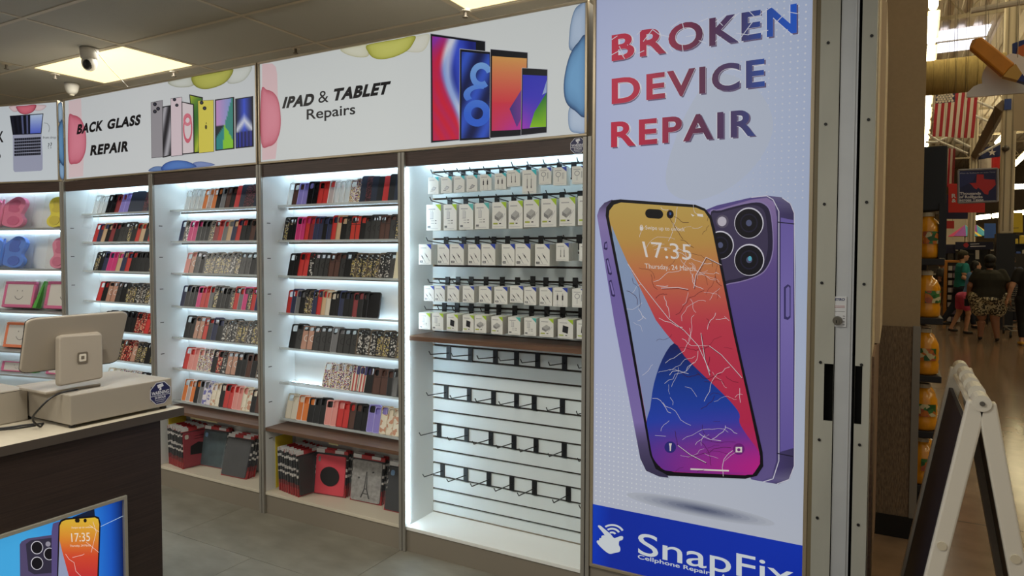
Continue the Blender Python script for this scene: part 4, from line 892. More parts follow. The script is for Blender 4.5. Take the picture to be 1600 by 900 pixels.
def box_proto(kind, corner):
    o = obj('product_box', MB().box(-.5, .5, 0, 1, 0, 1), m_boxw, None, at0=True); o['label'] = 'x'; o['category'] = 'box'
    sh = Sheet(lambda x, y: Vector((x, -.004, y)), (0, -10, 0)); mb = MB()
    obj('corner_flash', MB().add([(.5, -.012, 1), (.5, -.012, .74), (.12, -.012, 1)], [(0, 2, 1)], corner), m_pr, o, ink=True)
    mb = MB(); G = (150, 152, 154); D = (40, 40, 44)
    P = lambda pts, c: mb.add([(x, -.01, z) for x, z in pts], [tuple(range(len(pts)))], c)
    bar = lambda x0, x1, z0, z1, c: P([(x0, z0), (x1, z0), (x1, z1), (x0, z1)], c)
    bar(-.38, .12, .8, .84, (170, 170, 172)); bar(-.42, .3, .06, .08, (190, 190, 190))
    if kind == 'drawing':
        P([(-.2, .25), (.1, .2), (.3, .36), (.02, .44)], G); P([(-.14, .27), (.08, .24), (.22, .35), (.02, .4)], (226, 226, 226)); bar(-.28, .0, .16, .19, D)
    elif kind == 'plugs':
        for x in (-.2, .16): bar(x-.05, x+.05, .34, .6, D); bar(x-.014, x+.014, .6, .7, D); bar(x-.01, x+.01, .02, .34, G)
    elif kind == 'jack':
        for x in (-.14, .14): bar(x-.02, x+.02, .3, .62, D); bar(x-.008, x+.008, .62, .76, G); bar(x-.035, x+.035, .22, .32, (90, 90, 92))
    elif kind == 'loop':
        for k in range(16):
            a, b = k*math.pi/8, (k+1)*math.pi/8; P([(-.12+.2*math.cos(a), .6+.15*math.sin(a)), (-.12+.2*math.cos(b), .6+.15*math.sin(b)), (-.12+.15*math.cos(b), .6+.11*math.sin(b)), (-.12+.15*math.cos(a), .6+.11*math.sin(a))], G)
        bar(-.14, -.1, .2, .46, G); bar(.18, .22, .34, .7, G); bar(.28, .31, .34, .7, G)
    elif kind == 'brick':
        P([(-.32, .5), (.0, .66), (.26, .56), (-.05, .4)], (176, 176, 174)); P([(-.32, .5), (-.05, .4), (-.05, .28), (-.32, .38)], (130, 130, 130)); P([(-.05, .4), (.26, .56), (.26, .44), (-.05, .28)], (154, 154, 152))
        bar(-.42, -.1, .16, .22, (170, 180, 60)); bar(.0, .14, .17, .21, D)
        P([(.1, .3), (.4, .58), (.42, .55), (.13, .27)], (200, 200, 200))
    elif kind == 'adapter':
        bar(-.26, -.04, .46, .72, (206, 206, 204)); bar(-.26, -.04, .44, .46, G); bar(-.04, -.02, .44, .72, G); bar(-.22, -.19, .72, .78, G); bar(-.11, -.08, .72, .78, G)
        for z in (.36, .26): bar(-.18, .04, z, z+.025, (170, 170, 170)); bar(.1, .2, z, z+.03, D)
        bar(-.42, -.22, .1, .18, (110, 112, 114))
    elif kind == 'black':
        P([(-.2, .34), (.16, .26), (.2, .62), (-.16, .7)], (38, 38, 42)); P([(-.12, .42), (.12, .37), (.14, .56), (-.1, .62)], (64, 64, 70)); bar(-.42, -.12, .14, .2, (170, 190, 70)); bar(.0, .12, .15, .19, D)
    elif kind == 'cable':
        for x, z in ((-.2, .3), (.14, .36)):
            P([(x-.1, z+.12), (x-.06, z+.16), (x+.08, z+.02), (x+.04, z-.02)], D); P([(x-.18, z+.2), (x-.14, z+.24), (x-.07, z+.16), (x-.11, z+.12)], (190, 190, 190)); P([(x+.06, z-.02), (x+.08, z), (x+.24, z-.18), (x+.22, z-.2)], G)
        bar(-.42, -.18, .1, .2, (70, 72, 76)); bar(-.38, -.22, .12, .18, (210, 210, 210))
    o2 = obj('print', mb, m_pr, o, ink=True)
    return o
BP = {}; used_b = set()
CORN = {'t': (60, 190, 200), 'g': (170, 204, 50), 'b': (40, 66, 170), 'a': (90, 186, 180)}
TXT = {'drawing': 'folded cable drawing', 'plugs': 'two dark plugs', 'jack': 'two audio jacks', 'loop': 'earphone drawing', 'brick': 'grey charger brick', 'adapter': 'small adapter drawing', 'black': 'black charger picture', 'cable': 'two cable ends'}
CW_ = {'t': 'teal', 'g': 'lime', 'b': 'blue', 'a': 'aqua'}
def put_box(kind, cc, X0, X1, Z0, Z1, Yf, D, row, i, k):
    key = (kind, cc); lb = 'white box showing %s, %s corner, %s peg, %s row, %s' % (TXT[kind], CW_[cc], ORD[i], PEGROW[row], 'in front' if k == 0 else ('second back' if k == 1 else 'third back'))
    M = Matrix.Translation(((X0+X1)/2, Yf+D*1.03*k, Z0+(.001 if k else 0))) @ Matrix.Diagonal((X1-X0, D, Z1-Z0, 1))
    if key not in BP: BP[key] = o = box_proto(kind, CORN[cc]); o.matrix_world = M; tag(o, lb, 'box', 'boxed accessories on pegs'); return
    dup(BP[key], M, lb, 'box', 'boxed accessories on pegs')
BR = [
 (0, 2.862, .022, 200, [(245, 328, 378, 515, 'drawing', 't'), (345, 430, 374, 508, 'drawing', 't'), (445, 530, 368, 502, 'drawing', 't'), (545, 630, 362, 496, 'drawing', 't'), (650, 740, 355, 487, 'plugs', 't'), (765, 855, 347, 480, 'plugs', 't'), (860, 965, 320, 455, 'jack', 't'), (980, 1092, 320, 512, 'jack', 't'), (1110, 1208, 302, 440, 'loop', 'b'), (1222, 1328, 300, 446, 'loop', 'b'), (1368, 1476, 290, 436, 'loop', 'b')]),
 (1, 2.872, .03, 200, [(232, 345, 592, 800, 'adapter', 'g'), (365, 468, 590, 799, 'adapter', 'g'), (487, 597, 588, 794, 'adapter', 'a'), (610, 722, 580, 790, 'adapter', 'a'), (745, 857, 572, 786, 'brick', 'g'), (873, 985, 562, 786, 'brick', 'g'), (992, 1112, 553, 775, 'brick', 'g'), (1128, 1248, 545, 772, 'brick', 'g'), (1270, 1395, 535, 764, 'brick', 'g'), (1415, 1535, 522, 758, 'black', 'g')]),
 (2, 2.83, .034, 360, [(173, 270, 103, 267, 'cable', 'b'), (318, 412, 103, 270, 'cable', 'b'), (416, 525, 100, 271, 'cable', 'b'), (557, 655, 103, 272, 'cable', 'b'), (662, 770, 100, 273, 'cable', 'b'), (820, 922, 100, 275, 'cable', 'b'), (927, 1045, 98, 276, 'cable', 'b'), (1080, 1195, 100, 279, 'cable', 'b'), (1245, 1345, 92, 240, 'jack', 'b'), (1425, 1530, 96, 240, 'jack', 'b')]),
 (3, 2.85, .026, 360, [(213, 292, 428, 552, 'cable', 'b'), (296, 376, 428, 556, 'cable', 'b'), (395, 488, 428, 560, 'cable', 'b'), (515, 605, 430, 564, 'cable', 'b'), (642, 740, 432, 569, 'cable', 'b'), (762, 865, 436, 576, 'cable', 'b'), (885, 988, 428, 565, 'cable', 'b'), (994, 1090, 438, 582, 'cable', 'b'), (1115, 1215, 440, 589, 'cable', 'b'), (1222, 1335, 442, 596, 'plugs', 'b'), (1370, 1475, 450, 602, 'loop', 'b')]),
 (4, 2.84, .03, 360, [(173, 262, 640, 772, 'adapter', 'g'), (275, 364, 642, 779, 'adapter', 'g'), (390, 478, 650, 786, 'black', 'g'), (515, 603, 656, 794, 'black', 'g'), (608, 700, 660, 800, 'brick', 'g'), (738, 828, 668, 811, 'brick', 'g'), (870, 966, 672, 816, 'adapter', 'a'), (995, 1090, 678, 823, 'adapter', 'a'), (1115, 1225, 682, 833, 'brick', 'g'), (1258, 1378, 690, 846, 'black', 'g'), (1405, 1520, 700, 851, 'black', 'g')])]
for row, Yf, D, oy, L in BR:
    for i, (a, b_, c, d, kind, cc) in enumerate(L):
        cx_ = 620+(a+b_)/10; X0 = at(620+a/5, oy+(c+d)/10, Yf).x; X1 = at(620+b_/5, oy+(c+d)/10, Yf).x
        Z1 = at(cx_, oy+c/5, Yf).z; Z0 = at(cx_, oy+d/5, Yf).z
        Z1 -= .004
        for k in range(3 if row != 0 else 2): put_box(kind, cc, X0, X1-.001, Z0, Z1, Yf, D, row, i, k)
        put_peg((X0+X1)/2, Z1+.006, row, i, True)
EMP = [(5, [(701, 552), (735, 555), (774, 559), (807, 563), (840, 566), (882, 571), (926, 575)]), (6, [(697, 612), (733, 616), (771, 621), (807, 625), (834.6, 628), (878.7, 634), (924, 639)]),
       (7, [(686, 672), (729, 678), (767, 683), (803, 689), (837.5, 694), (881.5, 700), (926, 706)]), (8, [(691.4, 735), (727.8, 741), (763.8, 748), (799.7, 754), (835, 761), (888, 770), (928, 778)])]
for row, L in EMP:
    zc = [1.012, .798, .583, .368][row-5]
    for i, (x, y) in enumerate(L):
        X = at(x, y, YB-.004).x
        if X < PX[4]-.04: put_peg(X, zc, row, i, False)
# ------------------------------------------------------------------ bay that turns towards the counter: children's tablet cases
tL = thing('display_bay', 'white display bay of children\'s tablet cases at left edge', 'display shelf', M0 @ Vector((-.5, 0, 0)), A0)
def lb(*a): return MB().box(*a).xf(M0)
obj('side_panel', lb(-.036, -.024, .004, .24, 0, 2.05), m_lam, tL); obj('side_panel', lb(-1.02, -1.008, .004, .24, 0, 2.05), m_lam, tL)
obj('back_panel', lb(-1.008, -.036, .24, .25, 0, 2.05), m_lam, tL); obj('header', lb(-1.02, -.024, .001, .02, 1.985, 2.055), m_wood, tL)
obj('top_panel', lb(-1.008, -.036, .02, .24, 2.035, 2.05), m_lam, tL)
obj('plinth', lb(-1.02, -.024, .004, .02, 0, .112), m_beige, tL); obj('bottom_deck', lb(-1.008, -.036, -.002, .24, .112, .13), m_edge, tL)
obj('rail', lb(-.024, -.004, -.012, .03, 0, 2.056), m_upr, tL)
obj('light_strip', lb(-1.0, -.04, .19, .2, 2.02, 2.03), m_led, tL)
LZ = [atl(50, 356, -.03).z, atl(50, 421, -.03).z, atl(50, 488, -.03).z, atl(50, 551, -.03).z, .6]
for z in LZ:
    s = obj('shelf', lb(-1.006, -.038, .03, .238, z-.012, z), mat('shelf_grey', (150, 150, 146), .5), tL)
    obj('light_strip', lb(-1.0, -.045, .214, .226, z-.024, z-.013), m_led, s)
def local(x, y, off): return M0.inverted() @ atl(x, y, -off)
m_bagk = clear('case_bag', (235, 238, 238), .1, .08)
def butterfly(words, color, px0, px1, py0, py1, z, dark):
    a = local((px0+px1)/2, (py0+py1)/2, .10); W_ = (local(px1, py1, .10).x-local(px0, py1, .10).x); H_ = .97*(local(px0, py0, .10).z-z)
    T0 = M0 @ Matrix.Translation((a.x, .12, z+.002)) @ Matrix.Rotation(-.18, 4, 'X')
    t = bpy.data.objects.new('butterfly_tablet_case', None); COL.objects.link(t); t.empty_display_size = .05; t.matrix_world = T0; WM[t.name] = Matrix()
    tag(t, words, 'tablet case', "children's foam tablet cases")
    m = mat('foam_'+color[0], color[1], .6); md = mat('foam_dark_'+color[0], dark, .6)
    half = [(0, .2), (.1, .08), (.3, .02), (.46, .1), (.5, .28), (.42, .44), (.46, .6), (.5, .8), (.42, .96), (.26, 1.0), (.1, .86), (0, .7)]
    for s_ in (-1, 1):
        obj('wing', MB().prism([(s_*x*W_, 0, y*H_) for x, y in smooth_loop(half, 3)][::s_], (0, .035, 0)), m, t, bevel=.004)
        obj('wing_inset', MB().prism([(s_*(.27+(x-.27)*.5)*W_, -.003, (.72+(y-.55)*.42)*H_) for x, y in smooth_loop(half, 3)][::s_], (0, .003, 0)), md, t)
        obj('grip_lobe', MB().prism([(s_*(.28+.14*math.cos(w*.5236))*W_, -.006, (.24+.15*math.sin(w*.5236))*H_) for w in range(12)][::s_], (0, .006, 0)), md, t)
    obj('body', MB().tube([(0, -.002, .1*H_), (0, -.004, .5*H_), (0, -.002, .92*H_)], [.008, .013, .007], 8), m, t, smooth=True)
    obj('bag', MB().prism([(x, -.012, y) for x, y in rrect(-.58*W_, .58*W_, 0, H_*1.1, .02, 3)], (0, .055, 0)), m_bagk, t)
butterfly('pink butterfly-shaped tablet case at left edge, top shelf, laptop-sign bay', ('pink', (232, 120, 160)), -38, 29, 306, 354, LZ[0], (214, 88, 136))
butterfly('yellow butterfly-shaped tablet case on top shelf of laptop-sign bay', ('yellow', (240, 222, 40)), 66, 126, 305, 352, LZ[0], (220, 198, 24))
butterfly('blue butterfly-shaped tablet case at left edge on second shelf', ('blue', (74, 130, 226)), -36, 29, 367, 418, LZ[1], (50, 96, 200))
butterfly('rose pink butterfly-shaped tablet case on second shelf of laptop-sign bay', ('rose', (226, 130, 160)), 71, 128, 369, 417, LZ[1], (208, 100, 136))
def kidframe(words, key, col, px0, px1, py0, z, green):
    a = local((px0+px1)/2, py0, .09); W_ = local(px1, py0, .09).x-local(px0, py0, .09).x; H_ = local((px0+px1)/2, py0, .09).z-z
    T0 = M0 @ Matrix.Translation((a.x, .13, z+.002)) @ Matrix.Rotation(-.22, 4, 'X')
    t = bpy.data.objects.new('foam_frame_tablet_case', None); COL.objects.link(t); t.empty_display_size = .05; t.matrix_world = T0; WM[t.name] = Matrix()
    tag(t, words, 'tablet case', "children's foam tablet cases")
    m = mat('foam_'+key, col, .6); f = .075; w = W_/2
    obj('frame', MB().prism([(-w, 0, 0), (w, 0, 0), (w, 0, f*H_*1.6), (-w, 0, f*H_*1.6)], (0, .03, 0)).prism([(-w, 0, H_*(1-f*1.4)), (w, 0, H_*(1-f*1.4)), (w, 0, H_), (-w, 0, H_)], (0, .03, 0))
        .box(-w, -w*(1-f*2), 0, .03, f*H_*1.6, H_*(1-f*1.4)).box(w*(1-f*2), w, 0, .03, f*H_*1.6, H_*(1-f*1.4)), m, t, bevel=.006)
    obj('screen_insert', MB().box(-w*(1-f*2), w*(1-f*2), .006, .02, f*H_*1.6, H_*(1-f*1.4)), mat('insert_paper', (216, 210, 202), .5), t)
    sm = MB(); Dk = .004
    for k in range(8):
        a0, a1 = math.pi*(1.15+.7*k/8), math.pi*(1.15+.7*(k+1)/8)
        sm.add([(r*math.cos(w_), .0055, H_*.55+r*math.sin(w_)) for r, w_ in ((H_*.22, a0), (H_*.22, a1), (H_*.25, a1), (H_*.25, a0))], [(0, 1, 2, 3)])
    sm.box(-.03, -.022, .0052, .006, H_*.62, H_*.67).box(.022, .03, .0052, .006, H_*.62, H_*.67)
    obj('printed_smile', sm, mat('smile_grey', (120, 116, 112), .6), t)
    obj('carton', MB().box(-w*1.06, w*1.06, .032, .07, -.0005, H_*1.04), mat('kid_carton', (206, 200, 192), .6), t)
    if green: obj('green_flap', MB().prism([(w*1.07, -.004, 0), (w*1.30, -.004, 0), (w*1.42, .02, H_*1.05), (w*1.34, .02, H_*1.05)], (0, .045, 0)), mat('carton_green', (86, 166, 70), .5), t)
    obj('bag', MB().prism([(x, -.008, y) for x, y in rrect(-w*1.05, w*1.05, 0, H_*1.08, .02, 3)], (0, .04, 0)), m_bagk, t)
kidframe('pink foam-framed tablet case with smile at left edge, third shelf', 'pinkf', (214, 84, 140), -8, 40, 440, LZ[2]+.02, True)
kidframe('pink foam-framed tablet case nearest the post, third shelf', 'pinkf', (214, 84, 140), 58, 118, 440, LZ[2]+.02, False)
kidframe('orange foam-framed tablet case behind the register', 'orangef', (236, 116, 50), -6, 42, 505, LZ[3]+.01, False)
kidframe('pink foam-framed tablet case low behind the register at left edge', 'pinkf', (214, 84, 140), -8, 38, 567, LZ[4], True)
kidframe('pink foam-framed tablet case low behind the register stand', 'pinkf', (214, 84, 140), 62, 112, 567, LZ[4], False)
# ------------------------------------------------------------------ service counter
CXF = -2.39          # customer side of the counter
ZTOP = .95
tc_ = thing('service_counter', 'dark wood service counter with pale top at lower left', 'counter', (CXF-.3, .6, 0))
m_cwood = mat('counter_wood', (44, 32, 28), .45, noise=.35, scale=10, stretch=(6, .4, 20))
m_top = mat('counter_top_laminate', (196, 186, 166), .45, noise=.03, scale=40)
lbx = [atx(197, 776, CXF), atx(0, 832, CXF)]; LY1, LZ1 = lbx[0].y, (lbx[0].z+lbx[1].z)/2
LY0, LZ0 = LY1-1.05, .12
body = MB().box(CXF-.6, CXF-.02, -.6, 1.582, 0, .918)
obj('counter_body', body, m_cwood, tc_)
obj('front_panel', MB().box(CXF-.02, CXF, LY1+.001, 1.582, 0, .918).box(CXF-.02, CXF, -.6, LY1+.001, LZ1+.001, .918).box(CXF-.02, CXF, -.6, LY1+.001, 0, LZ0-.001).box(CXF-.02, CXF, -.6, LY0-.001, LZ0-.001, LZ1+.001), m_cwood, tc_)
obj('counter_top', MB().box(CXF-.62, CXF+.012, -.62, 1.672, .918, ZTOP), m_top, tc_, bevel=.002)
obj('top_edge_band', MB().box(CXF+.0121, CXF+.0136, -.62, 1.672, .9185, ZTOP-.001), mat('edge_grey', (70, 62, 56), .5), tc_)
tk = thing('counter_lightbox', 'blue backlit poster of cracked phone set in the counter front', 'sign', (CXF, (LY0+LY1)/2, LZ0))
fr = .012
obj('frame', MB().box(CXF-.01, CXF+.008, LY0, LY1, LZ1-fr, LZ1).box(CXF-.01, CXF+.008, LY0, LY1, LZ0, LZ0+fr).box(CXF-.01, CXF+.008, LY1-fr, LY1, LZ0+fr, LZ1-fr).box(CXF-.01, CXF+.008, LY0, LY0+fr, LZ0+fr, LZ1-fr), mat('silver_snap_frame', (176, 172, 160), .35, metal=.5), tk, bevel=.001)
fc = MB(); ny = 24
vs = []; cs = []
for i in range(ny+1):
    y = LY0+fr+(LY1-LY0-2*fr)*i/ny; w = i/ny
    for z in (LZ0+fr, LZ1-fr): vs.append((CXF-.004, y, z)); cs.append(ramp([(0, (70, 170, 226)), (.7, (70, 172, 232)), (.9, (44, 130, 226)), (.965, (26, 84, 190)), (1, (14, 30, 84))], w))
fc.add(vs, [(2*i, 2*i+2, 2*i+3, 2*i+1) for i in range(ny)], cs)
m_ink2 = printed('backlit_print_counter', .75)
obj('lit_face', fc, m_ink2, tk, ink=True)
sk = Sheet(lambda x, y: atx(x, y, CXF-.004), (1, 0, 0)); kK = lambda p: Z(3.75, 0, 660, p)
mb = MB(); sk.poly(mb, kK([(425, 555), (552, 505), (556, 560), (430, 600)]), (24, 34, 60), 1); sk.line(mb, kK([(585, 612), (720, 548)]), .7, (190, 220, 246), 1); put(tk, 'printed_shade', mb, m_ink2)
mb = MB(); sk.poly(mb, kK([(115, 715), (125, 698), (160, 680), (240, 668), (330, 655), (330, 1010), (118, 1010)]), (84, 74, 110), 1)
sk.poly(mb, kK([(150, 712), (180, 690), (300, 676), (312, 690), (312, 880), (200, 890), (165, 870)]), (52, 48, 66), 2)
for x, y, r in ((215, 733, 36), (288, 770, 34), (215, 825, 36)):
    sk.disc(mb, x/3.75, 660+y/3.75, r/3.75, r*1.08/3.75, (206, 204, 214), 3, 22); sk.disc(mb, x/3.75, 660+y/3.75, r*.88/3.75, r*.96/3.75, (22, 20, 26), 4, 22)
sk.disc(mb, 280/3.75, 660+712/3.75, 4, 4, (150, 146, 160), 3, 12)
put(tk, 'printed_phone_back', mb, m_ink2)
mb = MB(); sk.poly(mb, kK([(300, 640), (308, 592), (340, 580), (360, 580), (350, 1010), (300, 1010)]), (90, 78, 128), 5)
sk.poly(mb, kK([(328, 1010), (340, 600), (352, 572), (380, 560), (555, 546), (578, 556), (587, 590), (572, 1010)]), (20, 18, 24), 6)
sk.grad(mb, kK([(336, 1010), (347, 605), (358, 582), (384, 570), (553, 556), (572, 566), (578, 596), (563, 1010)]), lambda x, y: ramp([(0, (226, 190, 60)), (.3, (222, 140, 50)), (.55, (214, 76, 48)), (1, (190, 40, 60))], (y-808)/110), 7, 24)
sk.grad(mb, kK([(345, 690), (362, 760), (400, 900), (430, 1010), (334, 1010)]), lambda x, y: (150, 160, 190), 8, 6)
sk.poly(mb, [(117.3+x*5, 812.7+y*3.4) for x, y in ((0, -1), (1, -1), (1.3, 0), (1, 1), (0, 1), (-.3, 0))], (30, 24, 20), 9); sk.disc(mb, 132, 813, 2.6, 3, (30, 24, 20), 9, 12)
sk.text(mb, '17:35', kK([(412, 648)])[0], kK([(522, 644)])[0], kK([(524, 694)])[0], kK([(416, 700)])[0], (238, 226, 210), 9)
sk.text(mb, 'Thursday, 24 March', kK([(405, 716)])[0], kK([(528, 712)])[0], kK([(528, 728)])[0], kK([(405, 732)])[0], (238, 226, 210), 9)
sk.text(mb, 'Swipe up to unlock', kK([(415, 610)])[0], kK([(540, 606)])[0], kK([(540, 620)])[0], kK([(415, 624)])[0], (238, 226, 210), 9)
for p in ([(540, 580), (560, 640), (545, 700), (530, 760)], [(380, 770), (400, 800), (430, 820), (440, 870), (470, 900)], [(420, 790), (480, 775), (490, 768)], [(520, 600), (575, 640)], [(500, 700), (575, 760)]): sk.line(mb, kK(p), .5, (244, 226, 220), 10)
put(tk, 'printed_phone_front', mb, m_ink2)
# cash drawer box, register, printer, cables
cdr = thing('cash_drawer', 'white flat cash drawer box under the register', 'cash drawer', (-2.57, 1.455, ZTOP))
m_cw = mat('drawer_white_metal', (160, 151, 137), .45)
obj('drawer_body', MB().box(-2.76, -2.406, 1.272, 1.642, ZTOP+.012, 1.064), m_cw, cdr, bevel=.003)
for x, y in ((-2.43, 1.29), (-2.43, 1.62), (-2.73, 1.29), (-2.73, 1.62)): obj('rubber_foot', MB().tube([(x, y, ZTOP), (x, y, ZTOP+.0125)], .012, 10), m_black, cdr)
ws = thing('warning_sticker', 'navy octagon WARNING 24 HOUR sticker on the cash drawer', 'sticker', atx(250, 615, -2.405))
def octo(sheet, t, cx, cy, rx, ry, sk_):     # surveillance notice: octagon, camera, three lines
    mb = MB(); o = [(cx+rx*math.cos(math.pi/8+k*math.pi/4), cy+ry*math.sin(math.pi/8+k*math.pi/4)-sk_*rx*math.cos(math.pi/8+k*math.pi/4)) for k in range(8)]
    sheet.poly(mb, o, (212, 214, 226), 0); sheet.poly(mb, [(cx+(x-cx)*.94, cy+(y-cy)*.94) for x, y in o], (28, 32, 82), 1)
    f = lambda u, v: (cx+u*rx, cy+v*ry-sk_*u*rx)
    PWt = (222, 224, 234)
    sheet.poly(mb, [f(-.3, -.72), f(.2, -.8), f(.3, -.55), f(-.2, -.42)], PWt, 2); sheet.poly(mb, [f(-.06, -.45), f(.08, -.48), f(.1, -.26), f(-.12, -.24)], PWt, 2)
    sheet.text(mb, 'WARNING', f(-.78, -.2), f(.78, -.2), f(.78, .1), f(-.78, .1), PWt, 2, .02)
    sheet.line(mb, [f(-.86, .18), f(.86, .18)], .7, PWt, 2)
    sheet.text(mb, '24 HOUR', f(-.5, .26), f(.5, .26), f(.5, .46), f(-.5, .46), PWt, 2, .02)
    sheet.line(mb, [f(-.5, .57), f(.5, .57)], .6, PWt, 2); sheet.line(mb, [f(-.36, .72), f(.36, .72)], .6, PWt, 2)
    obj('printed_face', mb, m_pr, t, ink=True)
sw = Sheet(lambda x, y: atx(x, y, -2.4055), (1, 0, 0)); octo(sw, ws, 250.3, 614, 17.2, 18.5, .2)
obj('backing', MB().box(-2.4059, -2.4055, atx(236, 618, -2.4055).y, atx(264, 610, -2.4055).y, atx(250, 625, -2.405).z, atx(250, 603, -2.405).z), mat('sticker_navy', (28, 32, 82), .4), ws)
ws2 = thing('warning_sticker', 'small navy octagon WARNING sticker on wood header above slatwall', 'sticker', at(903, 228, Y0))
sw2 = Sheet(lambda x, y: at(x, y, Y0-.0003), (0, -1, 0)); octo(sw2, ws2, 903, 227.5, 12.6, 13.4, .1)
obj('backing', MB().box(at(893, 228, Y0).x, at(913, 228, Y0).x, Y0-.0003, Y0+.0008, at(903, 236, Y0).z, at(903, 219, Y0).z), mat('sticker_navy', (28, 32, 82), .4), ws2)
rg = thing('register_terminal', 'white point-of-sale register seen from behind with square logo', 'register', (-2.52, 1.36, 1.064))
def plane_pts(p4, off): return [atx(x, y, X) for (x, y), X in zip(p4, off)]
def panel(name, px, Xs, thick, m, r=.12, bev=.004):
    # rounded slab through four points (tl tr br bl), pushed back along -x
    tl, tr, br, bl = plane_pts(px, Xs); P = []
    for u, v in rrect(0, 1, 0, 1, r, 4):
        uu, vv = u, v
        a = bl.lerp(br, uu); b_ = tl.lerp(tr, uu); P.append(a.lerp(b_, vv))
    n = (tr-tl).cross(bl-tl).normalized()
    if n.x > 0: n = -n
    return obj(name, MB().prism(P, n*thick), m, rg, bevel=bev)
XS = (-2.475, -2.475, -2.515, -2.515)
panel('screen_back', [(42.5, 499), (201.5, 486.5), (184, 566), (31, 584.5)], XS, .012, m_white, .09)
panel('screen_bezel', [(40.5, 498), (201.2, 485.5), (183.6, 567), (29.5, 585)], tuple(x-.0125 for x in XS), .008, m_black, .09, .002)
panel('stand_shell', [(93, 525), (160.5, 521), (161.5, 591), (93, 604)], (-2.462, -2.462, -2.452, -2.452), .03, m_white, .07, .005)
panel('neck_plate', [(98, 525.5), (158, 520), (170, 545), (98, 560)], (-2.468, -2.468, -2.48, -2.48), .03, m_white, .05, .003)
obj('foot_plate', MB().box(-2.66, -2.486, 1.235, 1.42, 1.0645, 1.074), m_white, rg, bevel=.003)
sg = Sheet(lambda x, y: atx(x, y, -2.4545), (1, 0, 0)); mb = MB()
def sq(cx, cy, r, col, lay): sg.poly(mb, [(cx+r*x, cy+r*y*1.03-.12*r*x) for x, y in rrect(-1, 1, -1, 1, .3, 3)], col, lay)
sq(129, 558.7, 8.4, (112, 102, 88), 1); sq(129, 558.7, 5.6, (222, 214, 198), 2); sq(129, 558.7, 2.6, (112, 102, 88), 3)
obj('logo', mb, m_pr, rg, ink=True)
prn = thing('printer_box', 'plain white printer box left of the cash drawer', 'printer', (-2.79, .95, ZTOP))
xp = -2.668
obj('printer_body', MB().box(-2.9, xp, .62, 1.268, ZTOP+.001, 1.065), m_cw, prn, bevel=.004); obj('lid_seam', MB().box(-2.88, xp+.0006, .63, 1.25, 1.0595, 1.0608), m_slot, prn)
def cable(name, label, pts, r=.0032):
    P = [Vector(p) for p in pts]; out = []
    for i in range(len(P)-1):
        p0, p1, p2, p3 = P[max(0, i-1)], P[i], P[i+1], P[min(len(P)-1, i+2)]
        for j in range(6):
            t = j/6; out.append(.5*(2*p1+(p2-p0)*t+(2*p0-5*p1+4*p2-p3)*t*t+(3*p1-p0-3*p2+p3)*t**3))
    out.append(P[-1]); o = obj(name, MB().tube(out, r, 8), m_black, None, smooth=True); return tag(o, label, 'cable')
zc_ = ZTOP+.0036
cable('power_cable', 'black cable looping from the register stand down to the counter', [(-2.47, 1.33, 1.0685), (-2.455, 1.275, 1.070), (-2.45, 1.235, 1.06), (-2.46, 1.205, 1.03), (-2.50, 1.20, .99), (-2.52, 1.232, zc_), (-2.56, 1.262, zc_)])
cable('power_cable', 'black cable lying flat along the printer box on the counter', [(-2.54, 1.25, zc_+.004), (-2.575, 1.22, zc_+.002), (-2.60, 1.17, zc_), (-2.625, 1.12, zc_), (-2.64, 1.02, zc_), (-2.62, .8, zc_)])
cable('power_cable', 'thin black cable lying nearest the counter edge', [(-2.55, 1.235, zc_), (-2.565, 1.18, zc_), (-2.60, 1.12, zc_-.0005), (-2.58, 1.05, zc_), (-2.56, .9, zc_)], .0028)
# ------------------------------------------------------------------ things on the ceiling
def ceil_pt(x, y): return atz(x, y, ZC)
cam_p = atz(139, 76, ZC)
sc_ = thing('security_camera', 'white dome security camera with black eye on the ceiling', 'security camera', (cam_p.x, cam_p.y, ZC))
c0 = Vector((cam_p.x, cam_p.y, ZC))
obj('camera_base', MB().tube([c0+Vector((0, 0, .0)), c0+Vector((0, 0, -.03)), c0+Vector((0, 0, -.07))], [.058, .056, .052], 24), mat('camera_white', (200, 196, 186), .4), sc_, smooth=True)
obj('camera_head', MB().ball(c0+Vector((0, 0, -.098)), (.048, .048, .058), 20, 12), mat('camera_white', (200, 196, 186), .4), sc_, smooth=True)
vd = (EYEP-c0).normalized(); hv = Vector((vd.x, vd.y, 0)).normalized()
obj('lens_window', MB().ball(c0+Vector((0, 0, -.105))+hv*.03+Vector((-.014, 0, -.004)), (.033, .033, .043), 16, 10), m_black, sc_, smooth=True)
wire0 = c0+Vector((.05, .0, -.002))
w1 = at(201, 137, Y0+.09)
tag(obj('camera_wire', MB().tube([wire0, wire0.lerp(w1, .5)+Vector((0, 0, -.01)), w1], .0022, 6), m_white), 'thin white wire running from the dome camera to the sign', 'wire')
